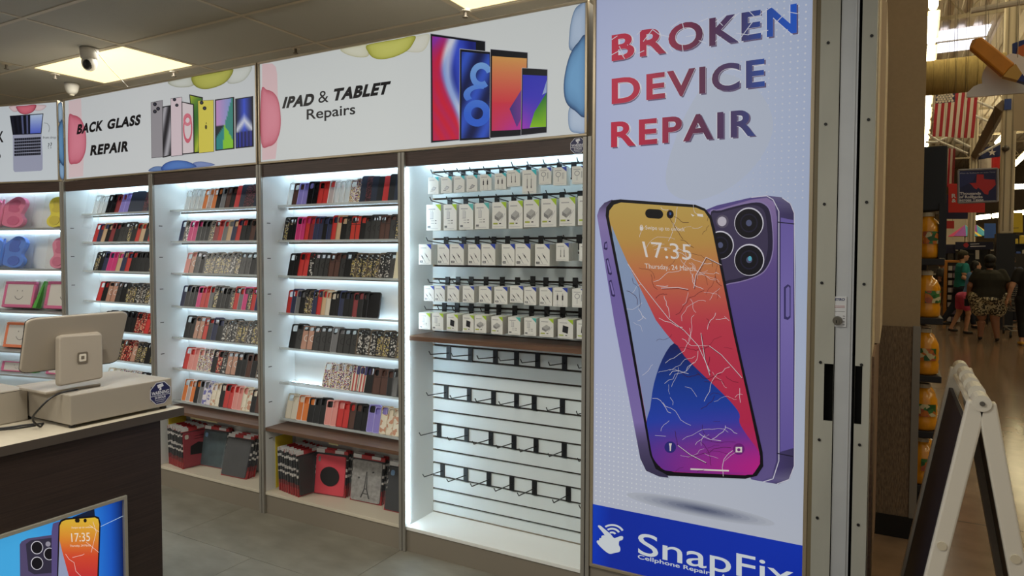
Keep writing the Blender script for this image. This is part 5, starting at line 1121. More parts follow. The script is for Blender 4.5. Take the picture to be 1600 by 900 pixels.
def sprinkler(name, label, x, y, big):
    p = atz(x, y, ZC); t = thing(name, label, 'smoke detector' if big else 'sprinkler', (p.x, p.y, ZC)); c = Vector((p.x, p.y, ZC))
    if big: obj('housing', MB().tube([c, c+Vector((0, 0, -.02)), c+Vector((0, 0, -.06)), c+Vector((0, 0, -.085))], [.055, .055, .045, .03], 20), mat('camera_white', (200, 196, 186), .4), t, smooth=True); obj('sensor_cap', MB().tube([c+Vector((0, 0, -.085)), c+Vector((0, 0, -.1))], [.022, .016], 14), m_tbar, t)
    else:
        m_sp = mat('sprinkler_bronze', (92, 84, 72), .5, metal=.3); obj('escutcheon', MB().tube([c, c+Vector((0, 0, -.006))], [.034, .03], 18), m_tbar, t); obj('stem', MB().tube([c+Vector((0, 0, -.006)), c+Vector((0, 0, -.035))], .009, 10), m_sp, t)
        obj('deflector', MB().tube([c+Vector((0, 0, -.035)), c+Vector((0, 0, -.038))], .017, 14), m_sp, t)
sprinkler('smoke_detector', 'small white smoke detector on the ceiling left of panel light', 112, 131, True)
for x, y, w in ((462, 75, 'above the tablet sign'), (727, 17, 'beside the panel light at the top edge'), (272, 112, 'in front of the lit panel right end'), (86, 116, 'at the left end of the lit panel'), (10, 100, 'near the left edge of the picture')):
    sprinkler('sprinkler_head', 'small metal sprinkler head on the ceiling '+w, x, y, False)
# ------------------------------------------------------------------ the big store beyond the wall
m_deck = mat('roof_deck_metal', (188, 176, 162), .6); m_truss = mat('painted_joist_steel', (170, 158, 138), .6)
m_sky = emit('skylight_glass', (236, 240, 255), 1.6); m_tube = emit('strip_light_tube', (255, 240, 190), STORE)
ZD = 8.0
m_cord = mat('hanging_cord', (70, 64, 58), .7)
dk = MB(); xs = []; x = .1
prof = []
while x < 9.5: prof += [(x, ZD), (x+.16, ZD), (x+.2, ZD+.07), (x+.36, ZD+.07)]; x += .4
vs = [(a, 4.5, z) for a, z in prof]+[(a, 62, z) for a, z in prof]; n = len(prof)
dk.add(vs, [(i, i+1, n+i+1, n+i) for i in range(n-1)]); dk.box(.1, 10, 4.5, 62, ZD+.1, ZD+.2)
rf = struct('ceiling_store', dk, m_deck, label='corrugated metal roof deck of the big store', at0=True)
struct('wall_store_back', MB().box(.0, 12, 62, 62.2, 0, 8.3), mat('store_wall', (120, 104, 84), .8), label='far wall of the big store', at0=True)
struct('wall_store_right', MB().box(12, 12.2, -4, 62, 0, 8.3), mat('store_wall', (120, 104, 84), .8), label='side wall of the big store', at0=True)
struct('wall_store_left', MB().box(-.2, -.05, 4.5, 62, 0, 8.3), mat('store_wall', (120, 104, 84), .8), label='long tan wall of the big store behind the juice rack', at0=True)
a = atz(1462, 88, ZD-.01); b_ = atz(1532, 40, ZD-.01)
wn = struct('window_1', MB().box(.9, 2.3, 23.5, 26.0, ZD-.03, ZD-.015), m_sky, label='bright skylight panel in the store roof', at0=True)
obj('skylight_bar', MB().box(.85, 2.35, 24.6, 24.68, ZD-.06, ZD-.03), m_truss, wn)
JL = ['nearest', 'second', 'third', 'fourth', 'fifth', 'sixth', 'farthest']
for i, Y in enumerate((10.6, 14.5, 19.4, 27.5, 32, 39, 48)):
    t = thing('roof_joist', '%s open-web steel roof joist across the store' % JL[i], 'roof joist', (4, Y, 7.1), 0, 'open-web joists under the roof deck')
    obj('chord', MB().box(.1, 9.5, Y-.05, Y+.05, 7.86, 7.96), m_truss, t); obj('chord', MB().box(.1, 9.5, Y-.05, Y+.05, 7.1, 7.18), m_truss, t)
    x = .2; k = 0
    wb = MB()
    while x < 9.2:
        p, q = ((x, Y, 7.14), (x+.6, Y, 7.9)) if k % 2 == 0 else ((x, Y, 7.9), (x+.6, Y, 7.14))
        obj('web_rod', MB().tube([p, q], .026, 6), m_truss, t) if x < 5 else wb.tube([p, q], .026, 6)
        x += .6; k += 1
    obj('web_rods', wb, m_truss, t, kind='stuff')
t = thing('roof_girder', 'long diagonal steel girder under the store roof', 'girder', (3, 26, 6.9))
gA, gB = at(1520, 252, 24), at(1566, 165, 17)
obj('beam', MB().tube([gA, gB], .12, 4), mat('girder_brown', (112, 96, 82), .6), t)
for (p, q) in (((1446, 222), (1466, 222)), ((1468, 221), (1512, 240)), ((1450, 209), (1466, 220)), ((1466, 220), (1480, 215)), ((1524, 157), (1556, 171)), ((1524, 181), (1550, 192)), ((1490, 217), (1516, 230)), ((1530, 242), (1562, 224))):
    obj('brace', MB().tube([at(*p, 22), at(*q, 22)], .035, 6), mat('brace_white', (206, 204, 204), .5), t)
# strip lights
def strip_row(label, A, B, nseg, r=.07, refl=True):
    t = thing('strip_light', label, 'strip light', ((A+B)/2), 0, 'store strip lights')
    for k in range(nseg):
        p, q = A.lerp(B, k/nseg+.012), A.lerp(B, (k+1)/nseg-.012)
        obj('tube', MB().tube([p, q], r, 8), m_tube, t)
        if refl: obj('reflector', MB().prism([p+Vector((-.1, 0, .1)), p+Vector((.14, 0, .1)), p+Vector((.1, 0, .16)), p+Vector((-.07, 0, .16))], q-p), m_truss, t)
    return t
strip_row('long glowing strip light row beside the beige wall edge', atz(1462, -60, 6.6), atz(1446, 235, 6.6), 9, .085)
strip_row('glowing strip light right of the white column', atz(1640, 205, 6.4), atz(1571, 271, 6.4), 5, .1)
strip_row('far strip light row low under the far roof right', at(1577, 292, 40), at(1640, 290, 40), 3, .12)
strip_row('second far strip light row under the far roof', at(1520, 341, 44), at(1640, 327, 44), 4, .12)
strip_row('added strip light row outside the frame that brightens the store', Vector((4.2, -2, 6.8)), Vector((4.2, 40, 6.8)), 10, .09, False)  # unseen row added to brighten the store, without reflectors so the deck is lit
strip_row('second added strip light row outside the frame on the right', Vector((8.4, -2, 6.8)), Vector((8.4, 40, 6.8)), 10, .09, False)  # likewise added out of view to brighten the store
ol = thing('unlit_strip_fixture', 'unlit white strip fixture hanging at top of the store', 'strip light', at(1560, 8, 13))
obj('fixture_body', MB().tube([at(1517, 17, 13), at(1640, -4, 13)], .045, 8), mat('fixture_white', (214, 206, 196), .5), ol)
for x, y in ((1520, 16), (1561, 9)): obj('hanger', MB().tube([at(x, y, 13), at(x, y, 13)+Vector((0, 0, 8-at(x, y, 13).z))], .008, 5), m_truss, ol)
# fabric duct
dA, dB = at(1440, 121, 16), at(1560, 114, 16); dz = (dA.z+dB.z)/2
du = thing('air_duct', 'fat yellowish fabric air duct running under the store roof', 'air duct', (dA.x, 16, dz-.33))
obj('duct_tube', MB().tube([Vector((dA.x-.4, 16, dz)), Vector((dB.x+.1, 16, dz))], .335, 28), mat('duct_fabric', (176, 154, 98), .85, noise=.12, scale=6, stretch=(6, 1, 1)), du, smooth=True)
for k in range(8):
    x = dA.x+(dB.x-dA.x)*k/7; obj('duct_seam', MB().tube([(x, 16, dz), (x+.015, 16, dz)], .338, 28), mat('duct_seam', (150, 130, 82), .85), du); k % 3 == 0 and obj('duct_hanger', MB().tube([(x, 16, dz+.33), (x, 16, ZD)], .004, 4), m_cord, du)
# flags
def cloth(sh_pts, Y, nx, ny, wav=.05):  # corners px tl tr br bl -> function
    tl, tr, br, bl = [at(*p, Y) for p in sh_pts]
    def f(u, v):
        p = tl.lerp(tr, u).lerp(bl.lerp(br, u), v); return p+Vector((0, wav*math.sin(u*9+v*2), 0))
    return f
def strip_mesh(f, u0, u1, v0, v1, nu, nv, off=0):
    mb = MB(); vs = [f(u0+(u1-u0)*i/nu, v0+(v1-v0)*j/nv)+Vector((0, -off, 0)) for j in range(nv+1) for i in range(nu+1)]
    vb = [v+Vector((0, .012, 0)) for v in vs]; n = len(vs)
    fs = [(j*(nu+1)+i, j*(nu+1)+i+1, (j+1)*(nu+1)+i+1, (j+1)*(nu+1)+i) for j in range(nv) for i in range(nu)]
    mb.add(vs, fs); mb.add(vb, [tuple(reversed(q)) for q in fs]); return mb
m_fr = mat('flag_red', (164, 40, 58), .8); m_fw = mat('flag_white', (206, 196, 190), .8); m_fb = mat('flag_navy', (30, 40, 84), .8)
def us_flag(label, corners, Y, canton=True, n=13):
    f = cloth(corners, Y, 1, 1); c = f(.5, 0); t = thing('hanging_flag', label, 'flag', f(.5, 1))
    for a in (.03, .97): obj('rope', MB().tube([f(a, .005), Vector((f(a, 0).x, f(a, 0).y, ZD))], .003, 4), m_cord, t)
    for k in range(n):
        v0 = .26 if (canton and k < 6) else 0
        obj('stripe', strip_mesh(f, k/n, (k+1)/n, v0, 1, 2, 8), m_fr if k % 2 == 0 else m_fw, t)
    if canton:
        obj('canton', strip_mesh(f, 0, 6/n, 0, .26, 5, 4), m_fb, t)
        st = MB(); e = Vector((1, 0, 0)); z = Vector((0, 0, 1))
        for r in range(5):
            for q in range(6 if r % 2 == 0 else 5):
                c = f((q+.6+(.5 if r % 2 else 0))/6.4*6/n, (r+.6)/5.2*.26)+Vector((0, -.02, 0))
                st.add([c+(e*math.cos(w*math.pi/5+math.pi/2)+z*math.sin(w*math.pi/5+math.pi/2))*(.042 if w % 2 == 0 else .02) for w in range(10)], [tuple(range(10))])
        obj('stars', st, m_fw, t)
    return t
us_flag('large striped flag with star canton hanging below the duct', [(1463, 143), (1529, 138), (1521, 216), (1457, 213)], 20)
us_flag('narrow striped flag half hidden behind the black rack header', [(1468, 232), (1493, 232), (1490, 292), (1466, 292)], 21, False, 7)
f = cloth([(1529, 232), (1563, 226), (1563, 263), (1529, 267)], 23, 1, 1, .03); t = thing('hanging_flag', 'lone-star flag hanging left of the white column', 'flag', f(.5, 1))
[obj('rope', MB().tube([f(a, .005), Vector((f(a, 0).x, f(a, 0).y, ZD))], .003, 4), m_cord, t) for a in (.03, .97)]; obj('blue_field', strip_mesh(f, 0, 1, 0, .5, 4, 3), m_fb, t); obj('white_field', strip_mesh(f, 0, .6, .5, 1, 3, 3), m_fw, t); obj('red_field', strip_mesh(f, .6, 1, .5, 1, 3, 3), mat('flag_bright_red', (196, 40, 44), .8), t)
c = f(.62, .28)+Vector((0, -.03, 0)); obj('star', MB().add([c+Vector((math.cos(w*math.pi/5+math.pi/2), 0, math.sin(w*math.pi/5+math.pi/2)))*(.1 if w % 2 == 0 else .042) for w in range(10)], [tuple(range(10))]), m_fw, t)
# hanging signs
def board(name, label, cat, x0, x1, y0, y1, Y, col, thick=.03, frame=None, skew=0):
    P = [at(x0, y0, Y), at(x1, y0+skew, Y), at(x1, y1+skew, Y), at(x0, y1, Y)]
    t = thing(name, label, cat, (P[2]+P[3])/2)
    obj('panel', MB().prism(P[::-1], (0, thick, 0)), mat('board_'+'_'.join(map(str, col)), col, .5), t)
    if frame:
        w = .014
        for a, b in ((0, 1), (1, 2), (2, 3), (3, 0)): obj('edge', MB().tube([P[a], P[b]], w, 4), mat('sign_edge_grey', (150, 152, 164), .5), t)
    if name in ('register_header', 'lane_number_box'):
        for a in (.1, .9):
            q = P[3].lerp(P[2], a)+Vector((0, thick/2, 0)); obj('post', MB().tube([Vector((q.x, q.y, 0)), q], .02, 8), m_black, t)
    if y1 < 378 and name != 'register_header':
        for a in (.12, .88):
            q = P[0].lerp(P[1], a)+Vector((0, thick/2, 0)); obj('hanger', MB().tube([q, Vector((q.x, q.y, ZD))], .002, 4), m_cord, t)
    return t, Sheet(lambda x, y: at(x, y, Y-.001), (0, -1.5, 0))
t, sh = board('hanging_sign', 'navy hanging sign reading Thousands of Rollbacks across Texas', 'sign', 1497.5, 1558.5, 266, 317, 11, (28, 32, 82), .04, True, -2.5)
mb = MB(); k6 = lambda p: Z(6, 1440, 250, p)
sh.poly(mb, k6([(340, 270), (480, 200), (520, 130), (430, 100), (340, 110)]), (36, 44, 104), 1)
sh.poly(mb, k6([(517, 134), (582, 136), (584, 178), (640, 182), (688, 184), (694, 232), (660, 270), (630, 290), (624, 325), (590, 318), (560, 282), (530, 258), (515, 275), (490, 262), (470, 235), (447, 216), (512, 214)]), (186, 36, 40), 2)
W6 = (214, 212, 222)
for w, y0, x1 in (('Thousands', 299, 556), ('of Rollbacks', 331, 572), ('across Texas', 360, 580)):
    sh.text(mb, w, k6([(356, y0+2)])[0], k6([(x1, y0)])[0], k6([(x1, y0+26)])[0], k6([(356, y0+28)])[0], W6, 2, .03)
sh.text(mb, 'Miles de Rollbacks en todo Texas', k6([(362, 120)])[0], k6([(692, 106)])[0], k6([(692, 118)])[0], k6([(362, 132)])[0], (170, 170, 190), 2)
obj('lettering', mb, m_pr, t, ink=True)
t, sh = board('hanging_sign', 'red hanging sign behind the navy one', 'sign', 1482, 1539, 287, 332, 12, (206, 48, 40), .03)
mb = MB(); sh.text(mb, 'R', (1487, 303), (1494, 302.5), (1494, 309), (1487, 309.5), W6, 1, .03); sh.text(mb, '&', (1487, 311), (1494, 310.5), (1494, 316), (1487, 316.5), W6, 1, .03); obj('lettering', mb, m_pr, t, ink=True)
t, sh = board('hanging_sign', 'dark navy sign edge showing below the red one', 'sign', 1473, 1512, 304, 342, 13, (26, 28, 66), .03)
t, sh = board('hanging_sign', 'small red sign low beside the top juice jug', 'sign', 1471, 1491, 345, 357, 14, (186, 44, 40), .03)
t, sh = board('hanging_sign', 'blue square sign left of white column', 'sign', 1538, 1556, 349, 372, 24, (56, 100, 190), .03)
t, sh = board('hanging_sign', 'mustard yellow sign right of white column', 'sign', 1575, 1598, 332, 363, 22, (196, 172, 40), .03)
mb = MB(); sh.line(mb, [(1577, 356.5), (1592, 356)], 1, (90, 84, 40), 1); obj('lettering', mb, m_pr, t, ink=True)
t, sh = board('register_header', 'navy register header with red emblem over the checkout', 'sign', 1493, 1552, 378, 390, 18, (24, 26, 58), .06)
mb = MB(); sh.poly(mb, [(1507, 380), (1511, 379), (1514, 383), (1511, 387), (1507, 386), (1505, 383)], (180, 40, 50), 1); sh.line(mb, [(1516, 381.5), (1530, 381)], 1.2, W6, 1); sh.line(mb, [(1516, 385), (1540, 384.5)], 1.4, W6, 1); obj('lettering', mb, m_pr, t, ink=True)
board('register_header', 'shorter navy register header further left', 'sign', 1478, 1493, 382, 396, 18.4, (24, 26, 58), .06)
t, sh = board('lane_number_box', 'black lane box with a white number 1', 'sign', 1505, 1545, 390, 432, 18.3, (14, 14, 18), .3)
mb = MB(); sh.text(mb, '1', (1524, 391), (1530, 391), (1530, 405), (1524, 405), (216, 214, 210), 1, .04); obj('lettering', mb, m_pr, t, ink=True)
# rainbow umbrellas
for lbl, cx, PYY in (('rainbow parasol left of the thin white post', 1508, 24), ('rainbow parasol right of the thin white post', 1526, 25.2)):
    apex = at(cx, 351, PYY); t = thing('rainbow_parasol', lbl, 'parasol', (apex.x, PYY, apex.z-.5))
    cols = [(40, 110, 190), (40, 150, 90), (222, 196, 40), (230, 120, 40), (214, 60, 120), (150, 60, 160), (60, 160, 190), (236, 210, 60)]
    for k in range(8):
        a0, a1 = 2*math.pi*k/8, 2*math.pi*(k+1)/8; r = .42
        P = [Vector((apex.x, PYY, apex.z))]+[Vector((apex.x+r*math.cos(w), PYY+r*math.sin(w), apex.z-.34)) for w in (a0, (a0+a1)/2, a1)]
        obj('gore', MB().prism(P, (0, 0, -.01)), mat('gore_%d' % k, cols[k], .6), t)
    obj('pole', MB().tube([Vector((apex.x, apex.y, 0)), apex], .012, 6), m_truss, t)
# columns and banners
def column(label, x0, x1, Y, ztop, black=None):
    X0, X1 = at(x0, 380, Y).x, at(x1, 380, Y).x; w = (X1-X0)/2; t = thing('store_column', label, 'column', ((X0+X1)/2, Y+w, 0))
    zb_ = black or 0
    obj('shaft', MB().box(X0, X1, Y, Y+2*w, zb_, ztop), mat('column_cream', (196, 184, 164), .6), t, bevel=.02)
    for k in (.25, .75): obj('flute', MB().box(X0+2*w*k-.01, X0+2*w*k+.01, Y-.012, Y+.001, zb_+.05, ztop), mat('column_dark_line', (140, 130, 114), .6), t)  # darker strips on the column front
    if black: obj('base_cover', MB().box(X0-.05, X1+.03, Y-.05, Y+2*w+.05, 0, zb_), m_black, t)
    return t, X0, X1
t, cX0, cX1 = column('white square column with blue notice in the store', 1561, 1583, 17, 7.1, at(1570, 365, 17).z)
p0, p1 = at(1569.5, 155, 16.98), at(1580, 171, 16.98); obj('blue_notice', MB().box(p0.x, p1.x, 16.97, 16.99, p1.z, p0.z), mat('notice_blue', (34, 62, 140), .5), t)
p0 = at(1571, 232, 16.95); obj('dome_camera', MB().ball(p0, (.07, .07, .06), 12, 8), mat('dome_grey', (76, 70, 66), .4), t, smooth=True)
column('thin white post between the rainbow parasols', 1512, 1523, 23, 7.1)
column('pale slender column left of the lone-star flag', 1517, 1524, 30, 7.1)
t, sh = board('fabric_banner', 'cream fabric banner hanging at right edge of the picture', 'banner', 1584, 1625, 140, 204, 15, (176, 158, 134), .02)
t = thing('corrugated_screen', 'pale ribbed screen wall behind the juice rack', 'screen', at(1490, 385, 27))
for k in range(9):
    x0 = 1469+k*5; A_, B_ = at(x0, 340, 27), at(x0+4.2, 388, 27); obj('rib', MB().box(A_.x, B_.x, 27, 27.06, B_.z, A_.z), mat('ribbed_cream', (190, 178, 160), .6), t)
    if k in (0, 8): obj('leg', MB().box(A_.x, B_.x, 27.01, 27.05, 0, B_.z), m_truss, t)
# cloud and pencil decoration
t = thing('cloud_decoration', 'flat white cloud decoration hanging over the store entrance', 'decoration', at(1560, 150, 7))
k7 = lambda p: [at(*q, 7) for q in Z(6.43, 1440, 0, p)]
obj('cloud_panel', MB().prism(k7([(485, 905), (520, 870), (575, 845), (612, 838), (606, 780), (620, 715), (652, 660), (700, 668), (790, 735), (880, 700), (850, 560), (900, 535), (980, 548), (1060, 600), (1200, 700), (1250, 860), (1200, 935), (1000, 935), (800, 950), (620, 968), (500, 975), (452, 975), (455, 930)])[::-1], (0, .03, 0)), mat('cloud_grey_white', (236, 232, 230), .8), t)
t = thing('pencil_decoration', 'big orange pencil decoration hanging in front of the cloud', 'decoration', at(1560, 120, 6.9))
k8 = lambda p: [at(*q, 6.88) for q in Z(6.43, 1440, 0, p)]
obj('barrel', MB().prism(k8([(484, 462), (508, 402), (556, 384), (604, 366), (760, 490), (945, 640), (880, 690), (818, 765), (640, 610), (492, 486)])[::-1], (0, .09, 0)), mat('pencil_orange', (216, 138, 36), .55, noise=.08, scale=8), t, bevel=.015)
obj('barrel_end', MB().prism(k8([(484, 462), (508, 402), (556, 384), (530, 440), (494, 486)])[::-1], (0, -.004, 0)), mat('pencil_end', (186, 128, 50), .6), t)
obj('wood_tip', MB().prism(k8([(818, 765), (880, 690), (945, 640), (1012, 742), (966, 806)])[::-1], (0, .085, 0)), mat('pencil_wood', (206, 160, 78), .6), t)
obj('lead', MB().prism(k8([(966, 806), (1012, 742), (1100, 850)])[::-1], (0, .08, 0)), mat('pencil_blue', (32, 48, 120), .5), t)
t, sh = board('hanging_sign', 'blue and orange sign at the upper right edge', 'sign', 1582, 1640, 68, 86, 9, (34, 52, 120), .03, None, -20)
obj('orange_patch', MB().prism([at(1590, 74, 8.99), at(1640, 52, 8.99), at(1640, 88, 8.99), at(1588, 88, 8.99)], (0, -.004, 0)), mat('board_orange', (206, 104, 36), .5), t)
for x, y, Y in ((1540, 62, 7), (1590, 90, 7)): tag(obj('hanging_wire', MB().tube([at(x, y, Y), at(x, y, Y)+Vector((0, 0, 7.9-at(x, y, Y).z))], .003, 4), m_truss), 'thin wire holding the %s of the cloud decoration' % ('pencil end' if x == 1540 else 'right side'), 'wire')
# ------------------------------------------------------------------ juice rack round the corner
rkx = .155; RY0, RY1 = 4.86, 5.3
t = thing('juice_rack', 'tall black rack of orange juice jugs beside the wall edge', 'rack', (rkx+.1, 5.08, 0))
sh_y = [(412, 403), (505, 495), (597, 585), (682, 672), (768, 757)]
tz = [at(1455, b, 4.9).z for a, b in sh_y]
RX1 = at(1475, 408, RY0).x
obj('header', MB().box(.12, at(1480, 280, 4.9).x, RY0+.04, RY1, at(1460, 330, 4.9).z, at(1460, 228, 4.9).z), m_black, t, bevel=.01)
obj('header_arm', MB().box(RX1-.03, RX1+.01, RY0+.02, RY0+.05, tz[0], at(1460, 318, 4.9).z), m_black, t)
for z in tz: obj('tray', MB().box(.12, RX1+.004, RY0, RY1, z-.045, z-.004), mat('tray_charcoal', (34, 34, 38), .5), t, bevel=.004)
obj('rack_base', MB().box(.12, RX1-.02, RY0+.02, RY1, 0, tz[-1]-.045), m_black, t)
obj('back_post', MB().box(.12, .2, RY1-.02, RY1+.02, 0, at(1460, 240, 4.9).z), m_black, t)
m_juice = mat('orange_juice_bottle', (226, 150, 20), .18, coat=.5, noise=.12, scale=14, bump=.35); m_cap = mat('jug_cap', (196, 186, 160), .5)
jp = thing('juice_jug', 'jug', 'juice jug')
obj('jug', MB().loft([((0, 0, 0), .062, .062), ((0, 0, .012), .072, .072), ((0, 0, .06), .074, .074), ((0, 0, .08), .07, .07), ((0, 0, .10), .074, .074), ((0, 0, .13), .071, .071), ((0, 0, .15), .074, .074), ((0, 0, .19), .07, .07), ((0, 0, .225), .055, .055), ((0, 0, .245), .034, .034), ((0, 0, .26), .03, .03)], 20), m_juice, jp, smooth=True)
obj('cap', MB().tube([(0, 0, .258), (0, 0, .282)], .034, 16), m_cap, jp)
lbm = MB()
for k in range(6):
    a0, a1 = -1.9+k*.22, -1.9+(k+1)*.22; lbm.add([(.0765*math.cos(w), .0765*math.sin(w), z) for w, z in ((a0, .09), (a1, .09), (a1, .165), (a0, .165))], [(0, 1, 2, 3)])
obj('paper_label', lbm, pattern('juice_label', [(40, 90, 44), (196, 110, 40), (60, 120, 60), (170, 90, 60), (200, 190, 150)], 40), jp)
JN = ['top', 'second from top', 'third from top', 'fourth from top', 'lowest']
for k, z in enumerate(tz):
    for q, (jx, jy) in enumerate(((RX1-.085, RY0+.085), (RX1-.085, RY0+.26))):
        M = Matrix.Translation((jx, jy, z-.0035)) @ Matrix.Rotation(.25*math.sin(k*2+q), 4, 'Z') @ Matrix.Diagonal((1.06, 1.06, 1.0, 1))
        lbx_ = 'orange juice jug on the %s tray, %s' % (JN[k], 'in front' if q == 0 else 'behind the front one')
        if k == 0 and q == 0: jp.matrix_world = M; tag(jp, lbx_, 'juice jug', 'orange juice jugs on the rack')
        else: dup(jp, M, lbx_, 'juice jug', 'orange juice jugs on the rack')
# ------------------------------------------------------------------ folding A-frame sign
t = thing('a_frame_sign', 'white plastic folding A-frame sign with dark board at the entrance', 'sign', (.26, 2.97, 0))
m_af = mat('a_frame_plastic', (220, 214, 200), .45); ax, az, ya, yb_ = .256, 1.10, 2.60, 3.33
for s_ in (-1, 1):
    for y in (ya, yb_):
        P = [Vector((ax+s_*.012, y, az-.02)), Vector((ax+s_*.205, y, 0))]
        d = (P[1]-P[0]).normalized(); nn = Vector((d.z, 0, -d.x)) if s_ < 0 else Vector((-d.z, 0, d.x)); w = .026
        obj('leg', MB().hull8([P[0]-nn*w+Vector((0, -.02, 0)), P[0]+nn*w+Vector((0, -.02, 0)), P[1]+nn*w*.9+Vector((0, -.02, 0)), P[1]-nn*w*.9+Vector((0, -.02, 0))],
            [P[0]-nn*w+Vector((0, .02, 0)), P[0]+nn*w+Vector((0, .02, 0)), P[1]+nn*w*.9+Vector((0, .02, 0)), P[1]-nn*w*.9+Vector((0, .02, 0))]), m_af, t, bevel=.006)
        if y == ya:
            c = P[0].lerp(P[1], .44); obj('plug', MB().tube([c+Vector((0, -.02, 0)), c+Vector((0, -.024, 0))], .014, 16), mat('plug_cream', (206, 196, 172), .5), t)
    T_, B2 = Vector((ax+s_*.035, 0, az-.1)), Vector((ax+s_*.19, 0, .12))
    obj('board', MB().hull8([Vector((T_.x-.006, ya+.02, T_.z)), Vector((T_.x+.006, ya+.02, T_.z)), Vector((B2.x+.006, ya+.02, B2.z)), Vector((B2.x-.006, ya+.02, B2.z))],
        [Vector((T_.x-.006, yb_-.02, T_.z)), Vector((T_.x+.006, yb_-.02, T_.z)), Vector((B2.x+.006, yb_-.02, B2.z)), Vector((B2.x-.006, yb_-.02, B2.z))]), mat('board_navy_black', (26, 24, 40), .5), t)
    for zf in (.03, .10):
        x_ = ax+s_*(.012+(.205-.012)*(zf/1.08)); obj('top_rail', MB().tube([(x_, ya+.02, az-.02-zf), (x_, yb_-.02, az-.02-zf)], .011, 8), m_af, t)
for y in (ya-.0, yb_):
    obj('hinge_cap', MB().tube([(ax, y-.026, az-.02), (ax, y+.06, az-.02)], .026, 16), m_af, t, smooth=False)
for y in (2.78, 2.95, 3.13): obj('hinge_knuckle', MB().tube([(ax, y-.05, az-.015), (ax, y+.05, az-.015)], .026, 14), m_af, t)
obj('hinge_bolt', MB().tube([(ax, ya-.026, az-.02), (ax, ya-.032, az-.02)], .0075, 12), mat('bolt_steel', (120, 118, 112), .35, metal=.8), t)
# ------------------------------------------------------------------ checkout clutter behind the shoppers
t = thing('checkout_counter', 'dark checkout counter behind the shoppers', 'counter', at(1540, 470, 19))
A_ = at(1494, 440, 19); B_ = at(1610, 440, 19)
obj('counter_block', MB().box(A_.x, B_.x, 19, 19.8, 0, .95), mat('checkout_dark', (34, 30, 30), .6), t, bevel=.02); obj('belt_top', MB().box(A_.x-.03, B_.x+.03, 18.97, 19.83, .95, 1.0), mat('belt_grey', (66, 62, 60), .5), t)
obj('back_board', MB().box(A_.x, B_.x, 19.84, 19.9, .0, at(1540, 396, 19.8).z), mat('checkout_dark', (34, 30, 30), .6), t)
t = thing('candy_rack', 'orange-topped rack of small packets beside the checkout', 'rack', at(1485, 500, 18.0))
A_, B_ = at(1477, 410, 17.8), at(1496, 491, 17.8)
obj('rack_frame', MB().box(A_.x, B_.x, 17.8, 18.2, .02, A_.z), mat('rack_dark', (46, 40, 44), .6), t); obj('top_strip', MB().box(A_.x-.01, B_.x+.01, 17.76, 18.2, A_.z, A_.z+.05), mat('rack_orange', (196, 130, 50), .5), t)
obj('side_strip', MB().box(A_.x-.02, A_.x+.04, 17.76, 17.8, .02, A_.z), mat('rack_orange', (196, 130, 50), .5), t)
for r in range(8):
    obj('packet_tray', MB().box(A_.x+.04, B_.x-.01, 17.72, 17.8, .052+r*.16, .06+r*.16), m_black, t)
    for q in range(3):
        x0 = A_.x+.06+q*.085; z = .06+r*.16
        tag(obj('candy_packet', MB().box(x0, x0+.07, 17.73, 17.8, z, z+.1), mat('packet_%d' % ((r*2+q) % 4), [(196, 190, 196), (150, 130, 150), (206, 200, 196), (110, 96, 120)][(r*2+q) % 4], .4)), 'pale packet in row %s, %s across, orange-topped rack' % (ORD[r], ORD[q]), 'packet', 'packets on the checkout rack')
t = thing('impulse_shelf', 'dark shelf of colourful goods at right edge behind shoppers', 'shelf', at(1590, 420, 20))
A_, B_ = at(1573, 366, 20), at(1625, 430, 20)
obj('shelf_back', MB().box(A_.x, B_.x, 20.3, 20.4, 0, A_.z), m_black, t)
for r in range(4): obj('shelf_board', MB().box(A_.x, B_.x, 20, 20.3, A_.z-.25-.3*r, A_.z-.23-.3*r), m_black, t)
rg2 = random.Random(8); GC = [(196, 60, 50), (206, 180, 60), (60, 90, 170), (200, 196, 186), (70, 130, 70), (216, 120, 50)]
for r in range(4):
    x = A_.x+.02; k = 0
    while x < B_.x-.12:
        w = rg2.uniform(.08, .16); h_ = rg2.uniform(.12, .2); cI = rg2.randrange(6)
        o = obj('snack_bag', MB().prism([(x, 20.03, A_.z-.23-.3*r), (x+w, 20.03, A_.z-.23-.3*r), (x+w*.92, 20.03, A_.z-.23-.3*r+h_), (x+w*.08, 20.03, A_.z-.23-.3*r+h_)], (0, .12, 0)), mat('snack_%d' % cI, GC[cI], .4), None, bevel=.01)
        tag(o, '%s snack bag, %s along, %s shelf behind shoppers at right edge' % (['red', 'yellow', 'blue', 'white', 'green', 'orange'][cI], ORD[k], ORD[r]), 'snack bag', 'snack bags on the far shelf'); x += w+.02; k += 1
t = thing('store_shelving', 'long dark shelving run far beyond the checkout', 'shelf', (4.5, 30, 0))
obj('shelving_block', MB().box(1.2, 9, 30, 30.6, 0, 1.9), mat('shelving_dark', (44, 38, 34), .7), t)
for r in range(4): obj('shelf_edge', MB().box(1.2, 9, 29.9, 30, .3+.45*r, .36+.45*r), mat('shelf_edge_grey', (130, 124, 116), .6), t)
